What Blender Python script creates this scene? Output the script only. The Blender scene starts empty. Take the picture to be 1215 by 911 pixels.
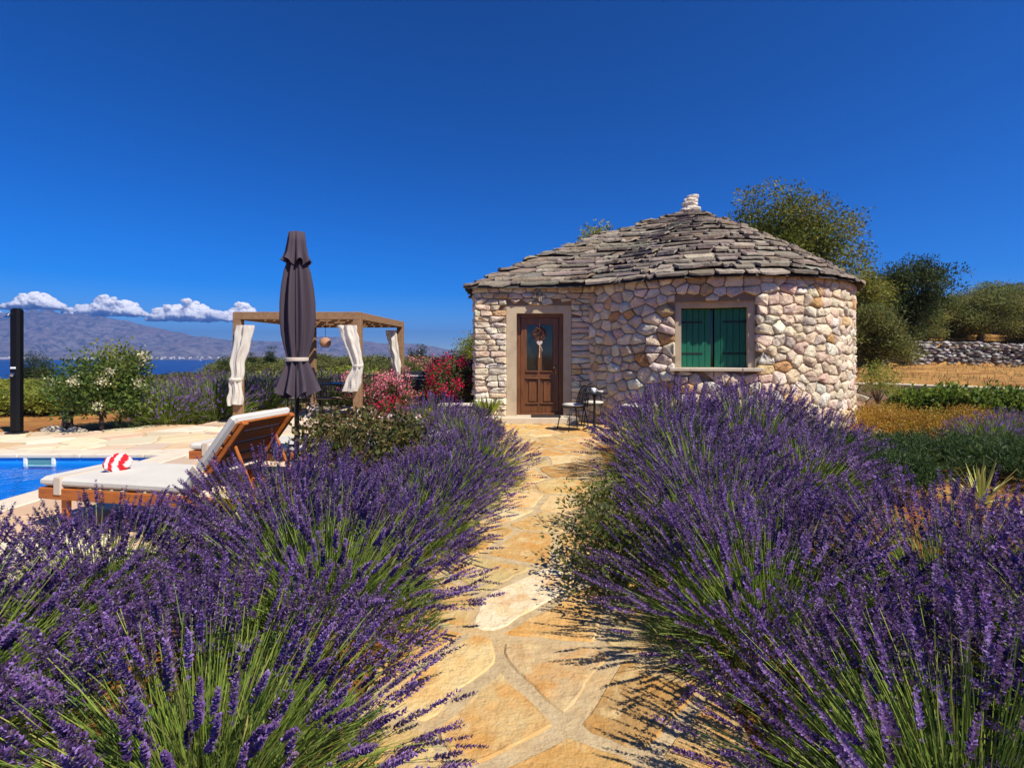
import bpy, math, random
import numpy as np
from mathutils import Vector, noise as mnoise

R = math.radians
sc = bpy.context.scene
COL = sc.collection
random.seed(7)
# ------------------------------------------------------------------ camera
CAMZ = 1.42
F = 607.0
HOR = 422.0
cam_d = bpy.data.cameras.new("camera")
cam = bpy.data.objects.new("camera", cam_d)
COL.objects.link(cam)
cam.location = (0, 0, CAMZ)
cam.rotation_euler = (R(90), 0, 0)
cam_d.sensor_width = 36
cam_d.lens = 36 * F / 1215
cam_d.shift_y = -(455.5 - HOR) / 1215
cam_d.clip_start = 0.05
cam_d.clip_end = 60000
sc.camera = cam
# ------------------------------------------------------------------ world, sun, exposure
SUN_EL, SUN_AZ = R(50), R(131)          # azimuth clockwise from +Y
w = bpy.data.worlds.new("World")
sc.world = w
w.use_nodes = True
nt = w.node_tree
sky = nt.nodes.new("ShaderNodeTexSky")
sky.sky_type = 'NISHITA'
sky.sun_disc = False
sky.sun_elevation = SUN_EL
sky.sun_rotation = SUN_AZ
sky.altitude = 8000
sky.air_density = 2.0
sky.dust_density = 0.0
sky.ozone_density = 4.0
hs = nt.nodes.new("ShaderNodeHueSaturation")
hs.inputs['Saturation'].default_value = 1.33
hs.inputs['Hue'].default_value = .511
gam = nt.nodes.new("ShaderNodeGamma")
gam.inputs[1].default_value = 1.3
hs.inputs['Value'].default_value = 1.0
bg = nt.nodes["Background"]
bg.inputs[1].default_value = 0.059
nt.links.new(sky.outputs[0], gam.inputs[0])
nt.links.new(gam.outputs[0], hs.inputs['Color'])
nt.links.new(hs.outputs[0], bg.inputs[0])
sun_d = bpy.data.lights.new("sun", 'SUN')
sun_d.energy = 5.0
sun_d.angle = R(0.53)
sun_d.color = (1.0, 0.92, 0.79)
sun = bpy.data.objects.new("sun", sun_d)
COL.objects.link(sun)
sdir = Vector((math.sin(SUN_AZ) * math.cos(SUN_EL), math.cos(SUN_AZ) * math.cos(SUN_EL), math.sin(SUN_EL)))
sun.rotation_euler = sdir.to_track_quat('Z', 'Y').to_euler()
sun.location = (20, -12, 40)
sc.view_settings.view_transform = 'Standard'
sc.view_settings.look = 'None'
sc.view_settings.exposure = 0.52
sc.view_settings.gamma = 1.0
sc.view_settings.use_curve_mapping = False
sc.render.engine = 'CYCLES'
sc.cycles.max_bounces = 8
sc.cycles.transparent_max_bounces = 12
sc.cycles.use_denoising = True


# ------------------------------------------------------------------ helpers
def px(x, y, d):
    """world point seen at pixel (x, y) of the 1215x911 photograph, d metres ahead"""
    return ((x - 607.5) / F * d, d, CAMZ - (y - HOR) / F * d)


def mesh_np(name, V, Fc, col=None, smooth=False):
    """V (n,3), Fc (m,k) array of equal-length faces or list of such arrays"""
    V = np.asarray(V, dtype=np.float32).reshape(-1, 3)
    if isinstance(Fc, np.ndarray):
        Fc = [Fc]
    me = bpy.data.meshes.new(name)
    me.vertices.add(len(V))
    me.vertices.foreach_set("co", V.ravel())
    loops = np.concatenate([f.ravel() for f in Fc]).astype(np.int32)
    tot = np.concatenate([np.full(len(f), f.shape[1], np.int32) for f in Fc])
    start = np.concatenate([[0], np.cumsum(tot)[:-1]]).astype(np.int32)
    me.loops.add(len(loops))
    me.loops.foreach_set("vertex_index", loops)
    me.polygons.add(len(tot))
    me.polygons.foreach_set("loop_start", start)
    me.polygons.foreach_set("loop_total", tot)
    if smooth:
        me.polygons.foreach_set("use_smooth", np.ones(len(tot), bool))
    if col is not None:
        c = np.ones((len(V), 4), np.float32)
        c[:, :3] = np.asarray(col, np.float32).reshape(-1, 3)
        a = me.color_attributes.new("Col", 'FLOAT_COLOR', 'POINT')
        a.data.foreach_set("color", c.ravel())
    me.update(calc_edges=True)
    return me


def mesh_py(name, V, Fc, col=None, smooth=False):
    me = bpy.data.meshes.new(name)
    me.from_pydata([tuple(v) for v in V], [], [tuple(f) for f in Fc])
    if smooth:
        me.polygons.foreach_set("use_smooth", np.ones(len(me.polygons), bool))
    if col is not None:
        c = np.ones((len(V), 4), np.float32)
        c[:, :3] = np.asarray(col, np.float32).reshape(-1, 3)
        a = me.color_attributes.new("Col", 'FLOAT_COLOR', 'POINT')
        a.data.foreach_set("color", c.ravel())
    me.update()
    return me


def link(name, me, mat=None, parent=None, loc=(0, 0, 0), rz=0.0):
    o = bpy.data.objects.new(name, me)
    COL.objects.link(o)
    o.location = loc
    if rz:
        o.rotation_euler = (0, 0, rz)
    if mat is not None and len(me.materials) == 0:
        me.materials.append(mat)
    if parent is not None:
        o.parent = parent
    return o


def tag(o, label=None, cat=None, group=None, kind=None):
    if label:
        o["label"] = label
    if cat:
        o["category"] = cat
    if group:
        o["group"] = group
    if kind:
        o["kind"] = kind
    return o


def thing(name, label, cat, loc=(0, 0, 0), rz=0.0, group=None):
    o = bpy.data.objects.new(name, None)
    COL.objects.link(o)
    o.empty_display_size = 0.2
    o.location = loc
    o.rotation_euler = (0, 0, rz)
    return tag(o, label, cat, group)


def copy_tree(o, parent=None):
    c = o.copy()
    COL.objects.link(c)
    c.parent = parent
    for ch in list(o.children):
        copy_tree(ch, c)
    return c


class MB:
    """small mesh collector (local coordinates)"""
    def __init__(s):
        s.v, s.f, s.c = [], [], []

    def add(s, V, Fc, col=(1, 1, 1)):
        b = len(s.v)
        s.v += [tuple(v) for v in V]
        s.f += [tuple(i + b for i in f) for f in Fc]
        s.c += [col] * len(V)
        return s

    def box(s, c, d, rz=0.0, bev=0.0, col=(1, 1, 1), rx=0.0, ry=0.0):
        hx, hy, hz = d[0] / 2, d[1] / 2, d[2] / 2
        b = min(bev, hx * .9, hy * .9, hz * .9)
        pts = []
        if b <= 0:
            pts = [(sx * hx, sy * hy, sz * hz) for sz in (-1, 1) for sx, sy in ((-1, -1), (1, -1), (1, 1), (-1, 1))]
            fs = [(3, 2, 1, 0), (4, 5, 6, 7), (0, 1, 5, 4), (1, 2, 6, 5), (2, 3, 7, 6), (3, 0, 4, 7)]
        else:
            def ring(x, y, z):
                return [(-x + b, -y, z), (x - b, -y, z), (x, -y + b, z), (x, y - b, z), (x - b, y, z), (-x + b, y, z), (-x, y - b, z), (-x, -y + b, z)]
            r0 = [(p[0] * (hx - b) / hx, p[1] * (hy - b) / hy, -hz) for p in ring(hx, hy, 0)]
            r3 = [(p[0], p[1], hz) for p in r0]
            pts = r0 + ring(hx, hy, -hz + b) + ring(hx, hy, hz - b) + r3
            fs = [tuple(range(7, -1, -1)), tuple(range(24, 32))]
            for k in range(3):
                for i in range(8):
                    j = (i + 1) % 8
                    fs.append((k * 8 + i, k * 8 + j, k * 8 + 8 + j, k * 8 + 8 + i))
        cx, sx_ = math.cos(rx), math.sin(rx)
        cy, sy_ = math.cos(ry), math.sin(ry)
        cz, sz_ = math.cos(rz), math.sin(rz)
        out = []
        for x, y, z in pts:
            y, z = y * cx - z * sx_, y * sx_ + z * cx
            x, z = x * cy + z * sy_, -x * sy_ + z * cy
            x, y = x * cz - y * sz_, x * sz_ + y * cz
            out.append((x + c[0], y + c[1], z + c[2]))
        return s.add(out, fs, col)

    def tube(s, path, rad, n=8, cap=True, col=(1, 1, 1)):
        path = [Vector(p) for p in path]
        m = len(path)
        if not hasattr(rad, '__len__'):
            rad = [rad] * m
        V, Fc = [], []
        ref = Vector((0.31, 0.17, 0.93)).normalized()
        prev = None
        for i, p in enumerate(path):
            t = (path[min(i + 1, m - 1)] - path[max(i - 1, 0)])
            t = t.normalized() if t.length > 1e-9 else Vector((0, 0, 1))
            if prev is None:
                a = t.cross(ref)
                if a.length < 0.2:
                    a = t.cross(Vector((1, 0, 0)))
            else:
                a = prev - t * prev.dot(t)
            a.normalize()
            prev = a
            b = t.cross(a)
            for k in range(n):
                an = 2 * math.pi * k / n
                V.append(p + (a * math.cos(an) + b * math.sin(an)) * rad[i])
        for i in range(m - 1):
            for k in range(n):
                j = (k + 1) % n
                Fc.append((i * n + k, i * n + j, (i + 1) * n + j, (i + 1) * n + k))
        if cap:
            Fc.append(tuple(range(n - 1, -1, -1)))
            Fc.append(tuple((m - 1) * n + k for k in range(n)))
        return s.add(V, Fc, col)

    def lathe(s, prof, n=20, c=(0, 0, 0), col=(1, 1, 1)):
        V, Fc = [], []
        for r, z in prof:
            for k in range(n):
                a = 2 * math.pi * k / n
                V.append((c[0] + r * math.cos(a), c[1] + r * math.sin(a), c[2] + z))
        for i in range(len(prof) - 1):
            for k in range(n):
                j = (k + 1) % n
                Fc.append((i * n + k, i * n + j, (i + 1) * n + j, (i + 1) * n + k))
        Fc.append(tuple(range(n - 1, -1, -1)))
        Fc.append(tuple((len(prof) - 1) * n + k for k in range(n)))
        return s.add(V, Fc, col)

    def build(s, name, mat, parent=None, loc=(0, 0, 0), rz=0.0, smooth=False, usecol=False):
        me = mesh_py(name, s.v, s.f, s.c if usecol else None, smooth)
        return link(name, me, mat, parent, loc, rz)


# ------------------------------------------------------------------ materials
def mat(name, color=(.5, .5, .5), rough=.8, attr=False, var=None, vscale=4.0, vdetail=5, bump=0.0, bscale=30.0,
        transl=0.0, spec=.3, metal=0.0, objrand=0.0, aniso=None, var2=None, v2scale=.6, coat=0.0, bdetail=6, var3=None, v3scale=20.0):
    m = bpy.data.materials.new(name)
    m.use_nodes = True
    t = m.node_tree
    N, L = t.nodes, t.links
    p = N["Principled BSDF"]
    p.inputs['Roughness'].default_value = rough
    p.inputs['Specular IOR Level'].default_value = spec
    p.inputs['Metallic'].default_value = metal
    p.inputs['Coat Weight'].default_value = coat
    if attr:
        a = N.new("ShaderNodeAttribute")
        a.attribute_name = "Col"
        cs = a.outputs['Color']
    else:
        rgb = N.new("ShaderNodeRGB")
        rgb.outputs[0].default_value = (*color, 1)
        cs = rgb.outputs[0]
    tc = N.new("ShaderNodeTexCoord")
    geo = N.new("ShaderNodeNewGeometry")
    vec = geo.outputs['Position'] if aniso is None else None
    if aniso is not None:
        mp = N.new("ShaderNodeMapping")
        mp.inputs['Scale'].default_value = aniso
        L.new(tc.outputs['Object'], mp.inputs['Vector'])
        vec = mp.outputs[0]

    def noise(scale, detail, rough_=.6):
        n = N.new("ShaderNodeTexNoise")
        n.inputs['Scale'].default_value = scale
        n.inputs['Detail'].default_value = detail
        n.inputs['Roughness'].default_value = rough_
        L.new(vec, n.inputs['Vector'])
        return n.outputs['Fac']

    def mixin(cs, fac, colr, lo, hi, amt=1.0):
        r = N.new("ShaderNodeMapRange")
        r.inputs['From Min'].default_value = lo
        r.inputs['From Max'].default_value = hi
        r.inputs['To Max'].default_value = amt
        L.new(fac, r.inputs['Value'])
        mx = N.new("ShaderNodeMix")
        mx.data_type = 'RGBA'
        L.new(r.outputs[0], mx.inputs['Factor'])
        L.new(cs, mx.inputs[6])
        mx.inputs[7].default_value = (*colr, 1)
        return mx.outputs[2]

    if var is not None:
        cs = mixin(cs, noise(vscale, vdetail), var[0], var[1], var[2], var[3] if len(var) > 3 else 1.0)
    if var2 is not None:
        cs = mixin(cs, noise(v2scale, 4), var2[0], var2[1], var2[2], var2[3] if len(var2) > 3 else 1.0)
    if var3 is not None:
        cs = mixin(cs, noise(v3scale, 6), var3[0], var3[1], var3[2], var3[3])
    if objrand:
        oi = N.new("ShaderNodeObjectInfo")
        r = N.new("ShaderNodeMapRange")
        r.inputs['To Min'].default_value = 1 - objrand
        r.inputs['To Max'].default_value = 1 + objrand
        L.new(oi.outputs['Random'], r.inputs['Value'])
        h = N.new("ShaderNodeHueSaturation")
        L.new(r.outputs[0], h.inputs['Value'])
        L.new(cs, h.inputs['Color'])
        cs = h.outputs[0]
    L.new(cs, p.inputs['Base Color'])
    if bump:
        b = N.new("ShaderNodeBump")
        b.inputs['Strength'].default_value = 1.0
        b.inputs['Distance'].default_value = bump
        L.new(noise(bscale, bdetail, .65), b.inputs['Height'])
        L.new(b.outputs[0], p.inputs['Normal'])
    if transl:
        tr = N.new("ShaderNodeBsdfTranslucent")
        L.new(cs, tr.inputs['Color'])
        mx = N.new("ShaderNodeMixShader")
        mx.inputs[0].default_value = transl
        L.new(p.outputs[0], mx.inputs[1])
        L.new(tr.outputs[0], mx.inputs[2])
        L.new(mx.outputs[0], N["Material Output"].inputs['Surface'])
    return m


M = {}
M['stone'] = mat('wall_stone', attr=True, rough=.9, var=((.46, .32, .18), .55, .75, .5), vscale=9, var3=((.26, .19, .13), .62, .76, .5), v3scale=26, bump=.055, bscale=15, bdetail=10, spec=.12)
M['mortar'] = mat('mortar', (.21, .155, .105), rough=.95, var=((.24, .18, .12), .5, .7), vscale=6, bump=.02, bscale=25)
M['slab'] = mat('roof_slab_stone', attr=True, rough=.9, var=((.10, .085, .07), .50, .72, .7), vscale=7, var3=((.46, .41, .33), .58, .72, .5), v3scale=16, bump=.02, bscale=22, spec=.15)
M['deckroof'] = mat('roof_bed', (.06, .052, .045), rough=.95)
M['surround'] = mat('sand_plaster', (.50, .40, .27), rough=.9, var=((.40, .31, .21), .45, .75), vscale=5, bump=.004, bscale=90)
M['sill'] = mat('pale_stone', (.58, .50, .38), rough=.85, var=((.45, .36, .25), .5, .75), vscale=8, bump=.004, bscale=60)
M['doorwood'] = mat('door_wood', (.165, .062, .018), rough=.42, var=((.08, .027, .009), .42, .7), vscale=3, aniso=(14, 14, 1.2), bump=.0015, bscale=6, spec=.5)
M['glass'] = mat('dark_glass', (.012, .016, .015), rough=.06, spec=.6)
M['brass'] = mat('aged_brass', (.25, .16, .06), rough=.35, metal=1)
M['black'] = mat('black_metal', (.012, .012, .013), rough=.45, spec=.4)
M['blackplastic'] = mat('black_plastic', (.004, .004, .0045), rough=.4, spec=.25)
M['green'] = mat('shutter_green', (.006, .125, .066), rough=.5, var=((.004, .085, .045), .45, .7), vscale=3, aniso=(20, 20, 1.5), spec=.4, bump=.001, bscale=8)
M['iron'] = mat('dark_iron', (.010, .022, .016), rough=.6)
M['flag'] = mat('flagstone', attr=True, rough=.85, var=((.58, .28, .065), .47, .64, .75), vscale=3.6, vdetail=10, var2=((.68, .53, .27), .52, .66, .7), v2scale=5.5, var3=((.27, .15, .06), .59, .72, .6), v3scale=17, bump=.028, bscale=13, spec=.15, bdetail=10)
M['grout'] = mat('path_grout', (.53, .41, .235), rough=.95, var=((.42, .31, .17), .42, .66), vscale=9, var3=((.24, .17, .10), .6, .74, .5), v3scale=24, var2=((.58, .37, .15), .5, .7, .8), v2scale=2.5, bump=.012, bscale=40)
M['deckstone'] = mat('deck_stone', attr=True, rough=.85, var=((.55, .36, .18), .52, .72, .5), vscale=2.5, bump=.006, bscale=14, spec=.2)
M['soil'] = mat('garden_soil', (.27, .105, .035), rough=1, var=((.16, .07, .028), .45, .62), vscale=3.5, var2=((.40, .21, .08), .5, .68), v2scale=.45, bump=.06, bscale=9)
M['coping'] = mat('pool_coping', (.66, .58, .45), rough=.8, var=((.56, .45, .31), .5, .75), vscale=5, bump=.003, bscale=50)
M['liner'] = mat('pool_liner', (.012, .27, .72), rough=.5)
M['white'] = mat('white_plastic', (.78, .78, .76), rough=.4)
M['teak'] = mat('teak', (.42, .125, .022), rough=.5, var=((.26, .07, .014), .45, .7), vscale=3, aniso=(3, 22, 22), spec=.35)
M['cushion'] = mat('cushion_fabric', (.60, .58, .52), rough=.95, bump=.002, bscale=220, var=((.53, .505, .45), .4, .75), vscale=3)
M['canvas'] = mat('parasol_fabric', (.070, .053, .070), rough=.9, bump=.002, bscale=150, transl=.08)
M['strap'] = mat('tie_strap', (.55, .47, .38), rough=.9)
M['pergola'] = mat('pergola_wood', (.28, .165, .085), rough=.75, var=((.20, .11, .055), .45, .72), vscale=2.5, aniso=(6, 6, 6), bump=.002, bscale=30)
M['slat'] = mat('canopy_slat', (.56, .33, .12), rough=.8, transl=.25)
M['curtain'] = mat('curtain_cloth', (.78, .74, .66), rough=.95, transl=.3, bump=.004, bscale=60)
M['lamp'] = mat('woven_lamp', (.40, .22, .14), rough=.9, bump=.01, bscale=70)
M['towel'] = mat('striped_towel', attr=True, rough=.95, bump=.004, bscale=200)
M['leaf'] = mat('leaves', attr=True, rough=.55, transl=.42, spec=.3, objrand=.12)
M['flower'] = mat('petals', attr=True, rough=.8, transl=.25, spec=.1)
M['lavender'] = mat('lavender_florets', attr=True, rough=.8, transl=.22, spec=.12)
M['stem'] = mat('lavender_stems', attr=True, rough=.6, transl=.25, spec=.25)
M['bark'] = mat('bark', (.13, .10, .075), rough=.95, var=((.06, .045, .035), .45, .7), vscale=8, bump=.03, bscale=14)
M['drystone'] = mat('dry_wall_stone', attr=True, rough=.95, bump=.03, bscale=10, var=((.09, .08, .075), .5, .75, .7), vscale=4)
M['rock'] = mat('limestone_rock', (.50, .43, .33), rough=.95, bump=.03, bscale=9, var=((.34, .22, .11), .5, .72), vscale=5)
M['whitestone'] = mat('white_stone', (.66, .60, .50), rough=.9, bump=.02, bscale=18, var=((.48, .33, .20), .55, .75), vscale=9)
M['terracotta'] = mat('pot_clay', (.62, .56, .48), rough=.8, bump=.003, bscale=40)
M['mat'] = mat('door_mat', (.035, .03, .028), rough=1, bump=.01, bscale=160)
M['cloud'] = mat('cloud_white', (.97, .97, .97), rough=1, spec=0)
_p = M['cloud'].node_tree.nodes["Principled BSDF"]
_p.inputs['Subsurface Weight'].default_value = 1.0
_p.inputs['Subsurface Radius'].default_value = (1, 1, 1)
_p.inputs['Subsurface Scale'].default_value = 130.0
M['wicker'] = mat('wicker', (.16, .13, .10), rough=.8, bump=.006, bscale=120)


def rng_cols(rng, n, palette, weights, jit=.08):
    P = np.array(palette, float)
    idx = rng.choice(len(P), n, p=np.array(weights) / sum(weights))
    c = P[idx] * (1 + rng.normal(0, jit, (n, 1))) * (1 + rng.normal(0, jit * .35, (n, 3)))
    return np.clip(c, 0.004, .9)


# ------------------------------------------------------------------ voronoi pieces
def clip_poly(poly, n, c):
    """keep points with dot(p, n) <= c"""
    out = []
    m = len(poly)
    for i in range(m):
        a, b = poly[i], poly[(i + 1) % m]
        da, db = a[0] * n[0] + a[1] * n[1] - c, b[0] * n[0] + b[1] * n[1] - c
        if da <= 0:
            out.append(a)
        if (da < 0 < db) or (db < 0 < da):
            t = da / (da - db)
            out.append((a[0] + (b[0] - a[0]) * t, a[1] + (b[1] - a[1]) * t))
    return out


def voronoi(seeds, ghosts, region, gap, rnd, k=22, stretch=1.0):
    """cells of the seeds inside a convex region polygon (ccw), joints of width gap"""
    allp = np.array(list(seeds) + list(ghosts))
    cells = []
    for i, s in enumerate(seeds):
        d2 = (((allp - np.array(s)) * np.array([1, stretch])) ** 2).sum(1)
        order = np.argsort(d2)[1:k + 1]
        poly = list(region)
        for j in order:
            q = allp[j]
            k2 = stretch * stretch
            dx, dy = q[0] - s[0], (q[1] - s[1]) * k2
            L = math.hypot(dx, dy)
            if L < 1e-6:
                continue
            n = (dx / L, dy / L)
            c = (q[0] ** 2 - s[0] ** 2 + k2 * (q[1] ** 2 - s[1] ** 2)) / 2 / L - gap / 2 * rnd.uniform(.5, 1.5)
            poly = clip_poly(poly, n, c)
            if len(poly) < 3:
                break
        if len(poly) >= 3:
            # drop near-duplicate points
            q = [poly[0]]
            for p in poly[1:]:
                if math.hypot(p[0] - q[-1][0], p[1] - q[-1][1]) > gap * .8:
                    q.append(p)
            if len(q) >= 3:
                cells.append((s, q))
    return cells


def cut_corners(poly, r):
    out = []
    n = len(poly)
    for i in range(n):
        a, b, c = poly[i - 1], poly[i], poly[(i + 1) % n]
        out.append((b[0] + (a[0] - b[0]) * r, b[1] + (a[1] - b[1]) * r))
        out.append((b[0] + (c[0] - b[0]) * r, b[1] + (c[1] - b[1]) * r))
    return out


def stone_shape(poly, rnd, depth, proud, corner=.2, inner=.62, rough=.02):
    """a hewn stone in (s, t, h): polygon outline, height h out of the wall"""
    P = cut_corners(poly, corner) if corner else list(poly)
    cx = sum(p[0] for p in P) / len(P)
    cy = sum(p[1] for p in P) / len(P)
    V, Fc = [], []
    n = len(P)
    tx, ty = rnd.uniform(-.6, .6) * proud, rnd.uniform(-.6, .6) * proud
    size = max(math.hypot(p[0] - cx, p[1] - cy) for p in P)
    for p in P:
        V.append((p[0], p[1], -depth))
    for p in P:
        V.append((p[0] + rnd.uniform(-.003, .003), p[1] + rnd.uniform(-.003, .003), proud * .05 + rnd.uniform(-.2, .2) * rough))
    for f0, hf, rf in ((.95, .66, .8), (inner, .95, 1.3)):
        for p in P:
            f = f0 * rnd.uniform(.95, 1.05)
            u, v = (p[0] - cx), (p[1] - cy)
            f *= rnd.uniform(.93, 1.0) if f0 > .9 else rnd.uniform(.8, 1.15)
            V.append((cx + u * f, cy + v * f, proud * hf + (tx * u + ty * v) / size * f0 + rnd.uniform(-1, 1) * rough * rf))
    V.append((cx + rnd.uniform(-.15, .15) * size, cy + rnd.uniform(-.15, .15) * size, proud + rnd.uniform(-.6, 1) * rough))
    for k in range(3):
        for i in range(n):
            j = (i + 1) % n
            Fc.append((k * n + i, k * n + j, (k + 1) * n + j, (k + 1) * n + i))
    for i in range(n):
        Fc.append((3 * n + i, 3 * n + (i + 1) % n, 4 * n))
    return V, Fc, (cx, cy)


def proj_area(V):
    """rough size in the photograph (pixels across), 0 when out of frame"""
    xs, ys = [], []
    for x, y, z in V:
        if y < .3:
            return 0
        xs.append(607.5 + x / y * F)
        ys.append(HOR - (z - CAMZ) / y * F)
    if max(xs) < 0 or min(xs) > 1215 or max(ys) < 0 or min(ys) > 911:
        return 0
    return (max(xs) - min(xs)) * (max(ys) - min(ys))


def place_pieces(name, pieces, material, parent, base, limit, stuffname, smooth=False):
    """pieces: list of (V world, F, colour, score). The `limit` largest become objects, the rest one joined part."""
    order = sorted(range(len(pieces)), key=lambda i: -pieces[i][3])
    rest = MB()
    for k, i in enumerate(order):
        V, Fc, c, s = pieces[i]
        if k < limit and s > 0:
            ctr = tuple(sum(v[a] for v in V) / len(V) for a in range(3))
            me = mesh_py(name, [(v[0] - ctr[0], v[1] - ctr[1], v[2] - ctr[2]) for v in V], Fc, [c] * len(V), smooth)
            link(name, me, material, parent, (ctr[0] - base[0], ctr[1] - base[1], ctr[2] - base[2]))
        else:
            rest.add([(v[0] - base[0], v[1] - base[1], v[2] - base[2]) for v in V], Fc, c)
    if rest.v:
        o = rest.build(stuffname, material, parent, usecol=True, smooth=smooth)
        tag(o, kind="stuff")


# ------------------------------------------------------------------ terrain
def sstep(a, b, x):
    t = np.clip((np.asarray(x, float) - a) / (b - a), 0, 1)
    return t * t * (3 - 2 * t)


GW = [(7.55, 13.6), (9.1, 12.6), (11.2, 10.0), (14.5, 7.0), (20, 3.0)]     # garden wall line


def gw_side(x, y):
    """signed distance-ish behind the garden wall (positive = uphill side)"""
    best = np.full(np.shape(x), 1e9)
    sgn = np.full(np.shape(x), -1.0)
    for (ax, ay), (bx, by) in zip(GW[:-1], GW[1:]):
        dx, dy = bx - ax, by - ay
        L2 = dx * dx + dy * dy
        t = np.clip(((x - ax) * dx + (y - ay) * dy) / L2, 0, 1)
        qx, qy = ax + dx * t, ay + dy * t
        d = np.hypot(x - qx, y - qy)
        cr = dx * (y - ay) - dy * (x - ax)
        m = d < best
        best = np.where(m, d, best)
        sgn = np.where(m, np.sign(cr), sgn)
    return best * sgn


def terrain(x, y):
    x = np.asarray(x, float)
    y = np.asarray(y, float)
    h = -0.05 + 0.0 * x
    # fall towards the sea
    fall = -0.062 * np.maximum(y - 17, 0)
    fall = np.maximum(fall, -45)
    head = sstep(-.62, -.50, x / np.maximum(y, 6.0))
    fall = fall * (1 - head) + head * np.maximum(-.062 * np.maximum(y - 120, 0) - .008 * np.maximum(y - 17, 0), -45)
    # hill on the right-hand side
    r = sstep(.20, .42, x / np.maximum(y, 6.0)) * sstep(12, 16, y + x * .25)
    hill = .0 + .012 * np.maximum(y - 12, 0) + .11 * np.maximum(y - 27, 0)
    hill = np.minimum(hill, 14)
    h = h + fall * (1 - r) + hill * r
    step = .74 * sstep(.02, .2, gw_side(x, y)) * sstep(6.8, 7.6, x)
    h = h + step
    # terrace behind the dry stone wall
    h = h + 1.05 * sstep(25.1, 25.5, y + .12 * (x - 20)) * sstep(.36, .5, x / np.maximum(y, 6.0))
    # small undulation outside the garden
    out = sstep(14, 30, np.hypot(x, y))
    h = h + out * .25 * (np.sin(x * .31 + 1.7) * np.cos(y * .27) + .6 * np.sin(x * .11 + y * .13))
    # pool pit and under the house
    pit = ((x > -13.4) & (x < -4.75) & (y > .7) & (y < 7.5))
    h = np.where(pit, -1.9, h)
    return h


def axis(lo, hi, step, far_lo, far_hi):
    a = list(np.arange(lo, hi + 1e-6, step))
    s, v = step, lo
    L = []
    while v > far_lo:
        s *= 1.22
        v -= s
        L.append(v)
    s, v = step, hi
    H = []
    while v < far_hi:
        s *= 1.22
        v += s
        H.append(v)
    return np.array(L[::-1] + a + H)


gx = axis(-14, 22, .24, -7500, 7500)
gy = axis(-2, 30, .24, -2600, 7000)
X, Y = np.meshgrid(gx, gy)
Z = terrain(X, Y)
far = np.hypot(X, Y) > 600
nx_, ny_ = len(gx), len(gy)
idx = np.arange(nx_ * ny_).reshape(ny_, nx_)
quads = np.stack([idx[:-1, :-1], idx[:-1, 1:], idx[1:, 1:], idx[1:, :-1]], -1).reshape(-1, 4)
gm = bpy.data.materials.new('ground')
gm.use_nodes = True
M['ground'] = gm
t = gm.node_tree
N, L = t.nodes, t.links
p = N["Principled BSDF"]
p.inputs['Roughness'].default_value = 1
p.inputs['Specular IOR Level'].default_value = .1
geo = N.new("ShaderNodeNewGeometry")


def gnoise(scale, det):
    n = N.new("ShaderNodeTexNoise")
    n.inputs['Scale'].default_value = scale
    n.inputs['Detail'].default_value = det
    n.inputs['Roughness'].default_value = .65
    L.new(geo.outputs['Position'], n.inputs['Vector'])
    return n.outputs['Fac']


def gmix(f, a, b, lo, hi):
    r = N.new("ShaderNodeMapRange")
    r.inputs['From Min'].default_value = lo
    r.inputs['From Max'].default_value = hi
    L.new(f, r.inputs['Value'])
    mx = N.new("ShaderNodeMix")
    mx.data_type = 'RGBA'
    L.new(r.outputs[0], mx.inputs['Factor'])
    for s, i in ((a, 6), (b, 7)):
        if isinstance(s, tuple):
            mx.inputs[i].default_value = (*s, 1)
        else:
            L.new(s, mx.inputs[i])
    return mx.outputs[2]


soil = gmix(gnoise(3.0, 8), (.34, .125, .035), (.20, .08, .028), .42, .66)
dry = gmix(gnoise(1.1, 10), (.48, .27, .085), (.25, .115, .04), .42, .62)
green = gmix(gnoise(.15, 6), (.09, .115, .03), (.16, .14, .05), .4, .65)
sep = N.new("ShaderNodeSeparateXYZ")
L.new(geo.outputs['Position'], sep.inputs[0])
c1 = gmix(gnoise(.35, 5), soil, dry, .42, .56)
mth = N.new("ShaderNodeMath")
mth.operation = 'ADD'
L.new(sep.outputs['Y'], mth.inputs[0])
nz = N.new("ShaderNodeMath")
nz.operation = 'MULTIPLY'
nz.inputs[1].default_value = 9
L.new(gnoise(.3, 4), nz.inputs[0])
L.new(nz.outputs[0], mth.inputs[1])
c2 = gmix(mth.outputs[0], c1, dry, 13, 19)
c3 = gmix(mth.outputs[0], c2, green, 36, 46)
L.new(c3, p.inputs['Base Color'])
b = N.new("ShaderNodeBump")
b.inputs['Distance'].default_value = .06
L.new(gnoise(7, 8), b.inputs['Height'])
L.new(b.outputs[0], p.inputs['Normal'])
ground = link('ground', mesh_np('ground', np.stack([X, Y, Z], -1), quads, smooth=True), gm)
tag(ground, kind='structure')

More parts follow.
